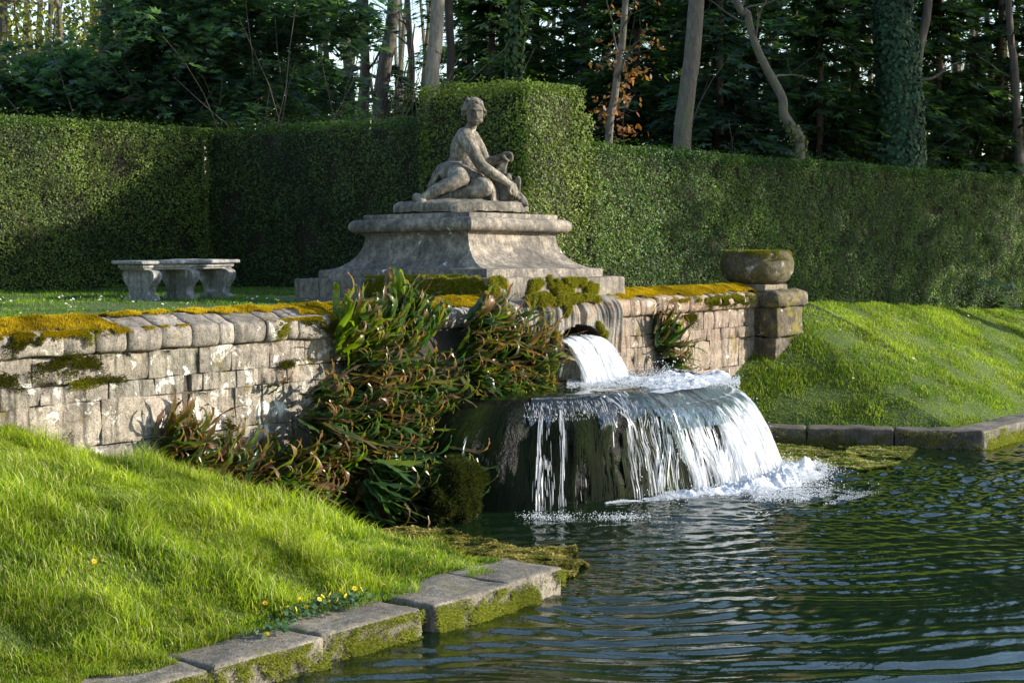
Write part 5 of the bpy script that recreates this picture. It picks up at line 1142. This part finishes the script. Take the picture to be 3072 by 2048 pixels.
for i, (px, dp, w_, lb) in enumerate(((1300, 44, 14, 'thin dark trunk above the tall hedge block'), (1500, 46, 20, 'shadowy trunk between the young beech and the thick beech'), (1660, 50, 18, 'shadowy trunk right behind the thick beech'), (1880, 48, 14, 'thin trunk seen above the conifers right of the bent trunk'), (2190, 50, 18, 'distant trunk right of the ivy clad trunk'), (940, 50, 16, 'distant trunk left of the smooth beech'), (745, 50, 14, 'distant trunk at the right tip of the yew'), (2270, 46, 14, 'distant trunk left of the slim bare trunk'))):
    bare('woodland_tree', lb, [(px, 330 if px > 1350 else 280), (px + 6, 160), (px - 4, 0)], dp, w_, w_ * .8, 'dbark', 12, 3., z0=3.5)
# bent trunk with an ivy foot
path, r, tb = trunk([(1838, 352), (1822, 300), (1800, 262), (1797, 226), (1762, 160), (1738, 110), (1722, 60), (1715, 28), (1690, 2)], 29.4, 24, 16, 3., amp=.07, seed=4); mb = MB(); branches(mb, path, r, 8, 4.6, 1.6)
V, Q, c = ivy(path, r, 2., 4.6, 500, (.05, .10), ((.05, .07, .02), (.18, .19, .08)), .07)
tree('bent_tree', 'crooked bare trunk bending left with ivy at its foot above the right hedge', path, r, tb, 'beech', None, mesh('ivy', V, Q, c), leafmat='leaf', crownname='ivy', extra=mb)
path, r, tb = trunk([(2068, 385), (2066, 250), (2062, 120), (2052, 0)], 33.6, 92, 72, 9., 18, .06, 5); mb = MB(); branches(mb, path, r, 4, 8., 2.2)
Pb = pxpath([(2108, 185), (2140, 180), (2165, 165), (2185, 150), (2203, 143)], 33.4); V, Q, T = tube(smoothpath(Pb, 16), np.linspace(.036, .013, 16), 6); mb.add(V, Q, T); Pb = pxpath([(2160, 168), (2172, 152), (2178, 135)], 33.4); V, Q, T = tube(smoothpath(Pb, 8), np.linspace(.016, .005, 8), 5); mb.add(V, Q, T)
Pb = pxpath([(2098, 330), (2102, 200), (2112, 110), (2128, 40), (2136, -60)], 33.8); V, Q, T = tube(smoothpath(Pb, 20), np.linspace(.11, .08, 20), 9); mb.add(V, Q, T)
V, Q, c = ivy(path, r, 1.5, 9.5, 15000, (.06, .13), ((.012, .04, .022), (.055, .125, .06)), .12)
tree('ivy_tree', 'huge upright trunk wrapped in dark ivy on the right with a pale side branch', path, r, tb, 'bark', None, mesh('ivy', V, Q, c), leafmat='leaf', crownname='ivy', extra=mb)
path, r, tb = trunk([(1182, 200), (1184, 100), (1188, 0)], 31, 16, 14, 8., amp=.06, seed=8); V, Q, c = ivy(path, r, 2.5, 8.8, 2200, (.07, .13), ((.02, .05, .015), (.07, .13, .04)), .14)
tree('ivy_tree', 'narrow trunk hung with glinting ivy behind the statue and hedge block', path, r, tb, 'dbark', None, mesh('ivy', V, Q, c), leafmat='leaf', crownname='ivy')
# conifers: whorled drooping boughs carrying flat sprays
def conifer_meshes(h, rad_, n, pal, seed, droop=.35, base=.02):
    mb = MB(); path = np.array([[0, 0, -.1], [0, 0, h * .5], [0, 0, h]]); V, Q, T = tube(path, [.16, .1, .02], 8); mb.add(V, Q, T); me_t = mb.mesh('trunk')
    C_, T_, N_, S_, K_ = [], [], [], [], []
    for b in range(n):
        z = h * (base + (1 - base) * rng.random() ** 1.25); a = rng.uniform(0, 2 * math.pi); rr = rad_ * (1 - (z / h)) ** .75 * rng.uniform(.65, 1.15) + .1; d = np.array([math.cos(a), math.sin(a), 0])
        m = int(10 + 34 * rr / rad_); s = rng.random(m) ** .7; tone = rng.uniform(.55, 1.35)
        P = d * (s * rr)[:, None] + np.array([0, 0, 1]) * (z + .12 * s * rr - droop * rr * s ** 2)[:, None] + rng.normal(0, .10, (m, 3)) * np.array([1, 1, .45]) * (.5 + s)[:, None]
        t = d + unit(m) * .55 + np.array([0, 0, -.45]); C_.append(P); T_.append(t); N_.append(np.array([0, 0, 1.]) + unit(m) * .5 + d * .3); S_.append(rng.uniform(.2, .44, m)); K_.append(cmix(pal[0], pal[1], np.clip(s * .8 + rng.normal(0, .2, m), 0, 1)) * tone)
    C, T_, N_, S_, K_ = [np.concatenate(q) for q in (C_, T_, N_, S_, K_)]
    # each spray: three narrow fingers
    VV, QQ, CC = [], [], []; off = 0
    for ang in (-.5, 0, .5):
        Nn = N_ / np.linalg.norm(N_, axis=1, keepdims=True); t = T_ - Nn * (T_ * Nn).sum(1, keepdims=True); t /= np.linalg.norm(t, axis=1, keepdims=True); bt = np.cross(Nn, t); tt = t * math.cos(ang) + bt * math.sin(ang)
        V, Q, c = leaves(C + tt * (S_ * .42)[:, None] - np.array([0, 0, .1]) * (S_ * abs(ang))[:, None], Nn, S_ * (1 - .25 * abs(ang)), .26, K_, tt); VV.append(V); QQ.append(Q + off); CC.append(c); off += len(V)
    return me_t, mesh('crown', np.concatenate(VV), np.concatenate(QQ), np.concatenate(CC), False)
DKG = ((.02, .045, .022), (.07, .125, .06)); DKB = ((.02, .045, .033), (.07, .13, .095)); DKY = ((.034, .052, .018), (.10, .135, .045))
protos = [conifer_meshes(11, 2.6, 280, DKG, 1), conifer_meshes(13, 3.0, 300, DKB, 2, .45), conifer_meshes(9, 2.4, 230, DKY, 3, .3), conifer_meshes(15, 3.2, 310, DKG, 4, .4, .15)]
protos_h = [11, 13, 9, 15]
def conifer(px, depth, k, s, label, group='conifers of the dark wood'):
    depth = behind(px, depth); p = at_d(px * D, 700, depth); z = ground(p[0], p[1]); t = empty('conifer', (p[0], p[1], z)); tag(t, label, 'conifer', group, 'thing'); t.rotation_euler = (0, 0, rng.uniform(0, 6.28)); ht = protos_h[k] * s * rng.uniform(.74, .9); lim = depth * .205 + H - z if px > 1480 else depth * .30 + H - z; t.scale = (s, s, min(ht, lim * rng.uniform(.92, 1.06)) / protos_h[k])
    for nm, me, m in (('trunk', protos[k][0], 'dbark'), ('crown', protos[k][1], 'tleaf')): o = obj(nm, me, M[m], t)
for px, dp, k, s, lb in ((1130, 36, 0, .95, 'dark conifer behind the statue head'), (1230, 40, 3, 1., 'tall dark conifer above the tall hedge block'), (1340, 37, 1, .9, 'dark conifer between the hedge block and the young beech'), (1460, 34, 0, .9, 'shadowy conifer right of the young beech'), (1530, 41, 3, 1.05, 'tall dark conifer left of the thick beech trunk'),
    (1650, 33, 1, .8, 'dark conifer right of the thick beech trunk'), (1730, 39, 3, 1., 'tall conifer behind the crooked bare trunk'), (1880, 31, 0, .72, 'drooping conifer right of the crooked trunk'), (1960, 36, 1, 1., 'broad conifer left of the ivy clad trunk'), (1990, 28.5, 2, .5, 'low conifer at the foot of the ivy clad trunk on its left'),
    (2150, 33, 0, .85, 'dark conifer right of the ivy clad trunk'), (2240, 29.5, 1, .6, 'feathery conifer between the ivy clad trunk and the slim trunk'), (2290, 39, 3, 1., 'tall conifer left of the slim trunk'), (2390, 33, 0, .9, 'dark conifer at the right edge of the photo'), (2080, 42, 3, 1.1, 'tall conifer behind the ivy clad trunk'),
    (1820, 44, 3, 1.1, 'tall conifer in the back row above the right hedge'), (1580, 47, 1, 1.1, 'tall conifer behind the thick beech trunk'), (1080, 44, 3, .9, 'tall dark conifer right of the smooth beech'), (2500, 40, 1, 1.1, 'conifer just beyond the right edge of the photo')):
    conifer(px, dp, k, s, lb)
for px, dp, k, s, lb in ((790, 32, 2, .42, 'small bushy evergreen above the dark hedge at the tip of the yew'), (950, 33, 2, .5, 'low evergreen left of the smooth beech trunk'), (690, 44, 2, .8, 'evergreen behind the right tip of the yew'), (910, 46, 1, .62, 'bluish conifer in the woodland gap left of the beech')): conifer(px, dp, k, s, lb, 'evergreens above the left hedges')
# spreading yew on the left
path, r, tb = trunk([(232, 285), (236, 200), (242, 110), (248, 0)], 28.5, 34, 26, 5., amp=.12, seed=12); mb = MB(); C_, T_ = [], []
limbs = [[(240, 200), (300, 150), (380, 70), (460, 20), (560, -40)], [(238, 230), (320, 170), (430, 110), (560, 90), (690, 100)], [(236, 250), (330, 220), (470, 190), (620, 170), (760, 195)], [(236, 262), (330, 262), (460, 240), (600, 225), (740, 245)], [(242, 120), (330, 40), (420, -30), (520, -90)], [(236, 200), (180, 205), (110, 240), (20, 265)], [(238, 180), (160, 150), (90, 175), (-30, 215)], [(246, 40), (360, -30), (520, -70), (700, -40)], [(240, 150), (350, 100), (520, 40), (700, 20), (790, 60)], [(250, -40), (350, -160), (520, -180)]]
for i, lp in enumerate(limbs):
    dz = rng.uniform(-1.6, 1.2, len(lp)); dz[0] = 0; P = smoothpath([at_d(a * D, b * D, 28.5 + q) for (a, b), q in zip(lp, dz)], 22); V, Q, T = tube(P, np.linspace(.075, .018, 22), 7, .1, 3, i); mb.add(V, Q, T)
    for j in range(5, 22):
        for _ in range(15):
            q = P[j] + rng.normal(0, .30, 3) * np.array([1, 1, .75]); dr = unit(1)[0] * np.array([1, 1, .3]) + RGT * .35; m = 12; s = rng.random(m)[:, None]; C_.append(q + dr * s * .55 + np.array([0, 0, -1]) * s ** 2 * .22 + rng.normal(0, .05, (m, 3))); T_.append(dr + np.array([0, 0, -.5]) + unit(m) * .5)
C, T2 = np.concatenate(C_), np.concatenate(T_); m = len(C); VV, QQ, CC = [], [], []; Kc = cmix((.034, .070, .052), (.13, .22, .17), np.clip(.5 + .8 * fbm(C, 1.2, 240, 2), 0, 1)) * rng.uniform(.7, 1.3, (m, 1)); Nn = np.array([0, 0, 1.]) + unit(m) * .55; sz = rng.uniform(.12, .26, m)
for k, ang in enumerate((-.45, .0, .45)): 
    Nu = Nn / np.linalg.norm(Nn, axis=1, keepdims=True); t = T2 - Nu * (T2 * Nu).sum(1, keepdims=True); t /= np.linalg.norm(t, axis=1, keepdims=True); b = np.cross(Nu, t); tt = t * math.cos(ang) + b * math.sin(ang); V, Q, c = leaves(C + tt * (sz * .4)[:, None], Nu, sz, .26, Kc, tt); VV.append(V); QQ.append(Q + k * 4 * m); CC.append(c)
tree('yew_tree', 'broad dark bluish yew with wide spreading limbs above the left hedge', path, r, tb, 'dbark', None, mesh('crown', np.concatenate(VV), np.concatenate(QQ), np.concatenate(CC), False), extra=mb)
# olive broadleaf evergreens behind the yew
def broadleaf_mesh(h, rw, n, pal, size):
    mb = MB(); V, Q, T = tube([(0, 0, -.1), (.1, 0, h * .4), (0, .1, h * .85)], [.14, .09, .03], 8); mb.add(V, Q, T); branches(mb, np.array([(0, 0, h * .2), (.05, 0, h * .4), (0, .05, h * .6), (0, .1, h * .85)]), np.array([.1, .09, .06, .03]), 14, h * .2, rw * 1.0, 1); me_t = mb.mesh('trunk')
    ncl = 70; cc = unit(ncl) * (rng.random((ncl, 1)) ** .4) * np.array([rw, rw, h * .48]) + np.array([0, 0, h * .52]); cr = rng.uniform(.35, .8, ncl) * rw * .42; k = rng.integers(0, ncl, n)
    P = cc[k] + unit(n) * (cr[k] * rng.random(n) ** .45)[:, None]; P[:, 2] = np.maximum(P[:, 2], .1); tone = rng.uniform(.6, 1.35, ncl)[k][:, None]
    V, Q, c = leaves(P, unit(n) + np.array([0, 0, .4]), rng.uniform(*size, n), .6, cmix(pal[0], pal[1], rng.random(n)) * tone); return me_t, mesh('crown', V, Q, c, False)
OLV = ((.08, .085, .016), (.26, .24, .05)); bl_p = [broadleaf_mesh(7.5, 2.6, 9000, OLV, (.07, .13)), broadleaf_mesh(6, 2.4, 8000, ((.045, .065, .018), (.13, .15, .04)), (.07, .12))]
for i, (px, dp, s, lb) in enumerate(((20, 31, 1.1, 'olive leaved evergreen at the upper left corner'), (150, 35, 1.2, 'sunlit olive evergreen left of the yew trunk'), (330, 39, .9, 'olive evergreen showing between the lower yew limbs'), (470, 38, .75, 'yellowish evergreen under the right limbs of the yew'), (600, 36, .62, 'sunlit bush above the hedge under the yew tip'), (930, 40, .7, 'sunlit bush left of the beech in the woodland gap'), (1100, 42, .8, 'sunlit evergreen right of the smooth beech'), (700, 50, 1., 'tall pale evergreen behind the yew tip'))):
    p = at_d(px * D, 700, dp); t = empty('evergreen_tree', (p[0], p[1], ground(p[0], p[1]))); tag(t, lb, 'tree', 'olive evergreens behind the left hedges', 'thing'); t.scale = (s, s, s); t.rotation_euler = (0, 0, rng.uniform(0, 6))
    for nm, me, mm in (('trunk', bl_p[i % 2][0], 'bark'), ('crown', bl_p[i % 2][1], 'tleaf')): obj(nm, me, M[mm], t)
# distant wood behind everything: stems and twiggy brush that read as one mass
mb = MB()
for _ in range(230):
    px = rng.uniform(-200, 2560); dp = rng.uniform(56, 78); p = at_d(px * D, 700, dp); z = ground(p[0], p[1]) - .2; hgt = rng.uniform(8, 16); ln = rng.normal(0, .6, 2); V, Q, T = tube([(p[0], p[1], z), (p[0] + ln[0], p[1] + ln[1], z + hgt * .5), (p[0] + ln[0] * 1.5, p[1] + ln[1] * 2, z + hgt)], [rng.uniform(.1, .28), .12, .04], 6, cap=False); mb.add(V, Q, None, (.16, .14, .125))
stems = mb.mesh('far_woodland'); C_ = []
n = 60000; px = rng.uniform(-250, 2600, n); dp = rng.uniform(55, 80, n); q = CAM[None] + (FWD[None] + RGT[None] * ((px * D - 1536) / FPX)[:, None]) * dp[:, None]; hh = rng.random(n) ** 1.35
hmax = np.interp(px, [-200, 500, 760, 960, 1200, 1600, 2560], [9, 8.5, 6.0, 6.0, 9.5, 11, 10]); zz3 = 1.2 + hmax * hh; P = np.stack([q[:, 0], q[:, 1], zz3], -1); k = fbm(P, .42, 250, 3) > -.22 + .35 * hh; P = P[k]; m = len(P)
pal = cmix((.014, .022, .013), (.05, .05, .042), np.clip(.5 + fbm(P, .3, 255, 2), 0, 1)) * rng.uniform(.6, 1.4, (m, 1)); V, Q, c = leaves(P, unit(m), rng.uniform(.25, .7, m), .22, pal); mb.add(V, Q, None, c)
bpy.data.meshes.remove(stems); fw = obj('far_woodland', mb.mesh('far_woodland', False), M['tleaf']); tag(fw, 'distant bare woodland and brush behind all the trees', 'woodland', None, 'stuff')
# brushy undergrowth of bare twigs above the hedges
mb = MB()
for _ in range(420):
    px = rng.choice([rng.uniform(560, 1000), rng.uniform(-50, 2400)]); dp = behind(px, rng.uniform(27, 38), rng.uniform(2, 8)); p = at_d(px * D, 700, dp); z = ground(p[0], p[1]); d = unit(1)[0]; d[2] = abs(d[2]) + 1.3; d /= np.linalg.norm(d); q = [np.array([p[0], p[1], z])]; l = rng.uniform(2.5, 5.2)
    for j in range(8): d = d + unit(1)[0] * .16; d /= np.linalg.norm(d); q.append(q[-1] + d * l / 8)
    V, Q, T = tube(q, np.linspace(.016, .004, 9), 4, cap=False); mb.add(V, Q, None)
ug = obj('undergrowth', mb.mesh('undergrowth'), M['twig']); tag(ug, 'bare thin stems and brambles rising behind the hedges', 'undergrowth', None, 'stuff')
# tall trees beyond the right edge of the view: they throw the shade that lies on the right hedge
for (x, y, s), lb in zip(((26.9, -12.5, 1.0), (33, -14, 1.1), (39, -12, 1.15), (46, -13, 1.2)), ('shade tree standing nearest beyond the right edge of the view', 'second shade tree beyond the right edge of the view', 'third shade tree beyond the right edge of the view', 'farthest shade tree beyond the right edge of the view')):
    t = empty('shade_tree', (x, y, .4)); tag(t, lb, 'tree', 'trees beyond the right edge', 'thing')
    mb = MB(); V, Q, T = tube([(0, 0, -1), (.1, .1, 4), (0, .2, 9), (.2, 0, 14)], [.35, .28, .2, .08], 10); mb.add(V, Q, T); obj('trunk', mb.mesh('trunk'), M['bark'], t)
    n = 5200; ncl = 60; cc = unit(ncl) * rng.random((ncl, 1)) ** .4 * np.array([4.2, 4.2, 3.4]) * s + np.array([0, 0, 11.6]); k = rng.integers(0, ncl, n); P = cc[k] + rng.normal(0, .62, (n, 3)); V, Q, c = leaves(P, unit(n), rng.uniform(.25, .5, n), .6, cmix((.03, .06, .015), (.09, .13, .03), rng.random(n))); obj('crown', mesh('crown', V, Q, c, False), M['tleaf'], t)
# ------------------------------------------------------------------ camera, light, world
cd = bpy.data.cameras.new('camera'); cam = bpy.data.objects.new('camera', cd); COL.objects.link(cam)
from mathutils import Matrix, Vector
cam.matrix_world = Matrix(((RGT[0], CU[0], -CF[0], CAM[0]), (RGT[1], CU[1], -CF[1], CAM[1]), (RGT[2], CU[2], -CF[2], CAM[2]), (0, 0, 0, 1)))
cd.sensor_width = 36; cd.lens = FPX / 3072 * 36; cd.clip_end = 2000; cd.clip_start = .05
SC.camera = cam
SUN = Vector((.77, -1., .44)).normalized()
sl = bpy.data.lights.new('sun', 'SUN'); so = bpy.data.objects.new('sun', sl); COL.objects.link(so)
sl.energy = 4.6; sl.angle = math.radians(.55); sl.color = (1., .92, .79)
so.rotation_euler = (-SUN).to_track_quat('-Z', 'Y').to_euler(); so.location = (30, -30, 20)
W = bpy.data.worlds.new('World'); SC.world = W; W.use_nodes = True; nt = W.node_tree
bg = nt.nodes['Background']; sk = nt.nodes.new('ShaderNodeTexSky'); sk.sky_type = 'NISHITA'; sk.sun_disc = False
sk.sun_elevation = math.asin(SUN.z); sk.sun_rotation = math.atan2(SUN.x, SUN.y); sk.air_density = 1.; sk.dust_density = .3
nt.links.new(sk.outputs[0], bg.inputs[0]); bg.inputs[1].default_value = .15
SC.view_settings.view_transform = 'Standard'; SC.view_settings.look = 'None'; SC.view_settings.gamma = 1; SC.view_settings.exposure = 1.1
SC.cycles.max_bounces = 6; SC.cycles.transparent_max_bounces = 12; SC.cycles.caustics_reflective = False; SC.cycles.caustics_refractive = False
SC.cycles.use_denoising = True
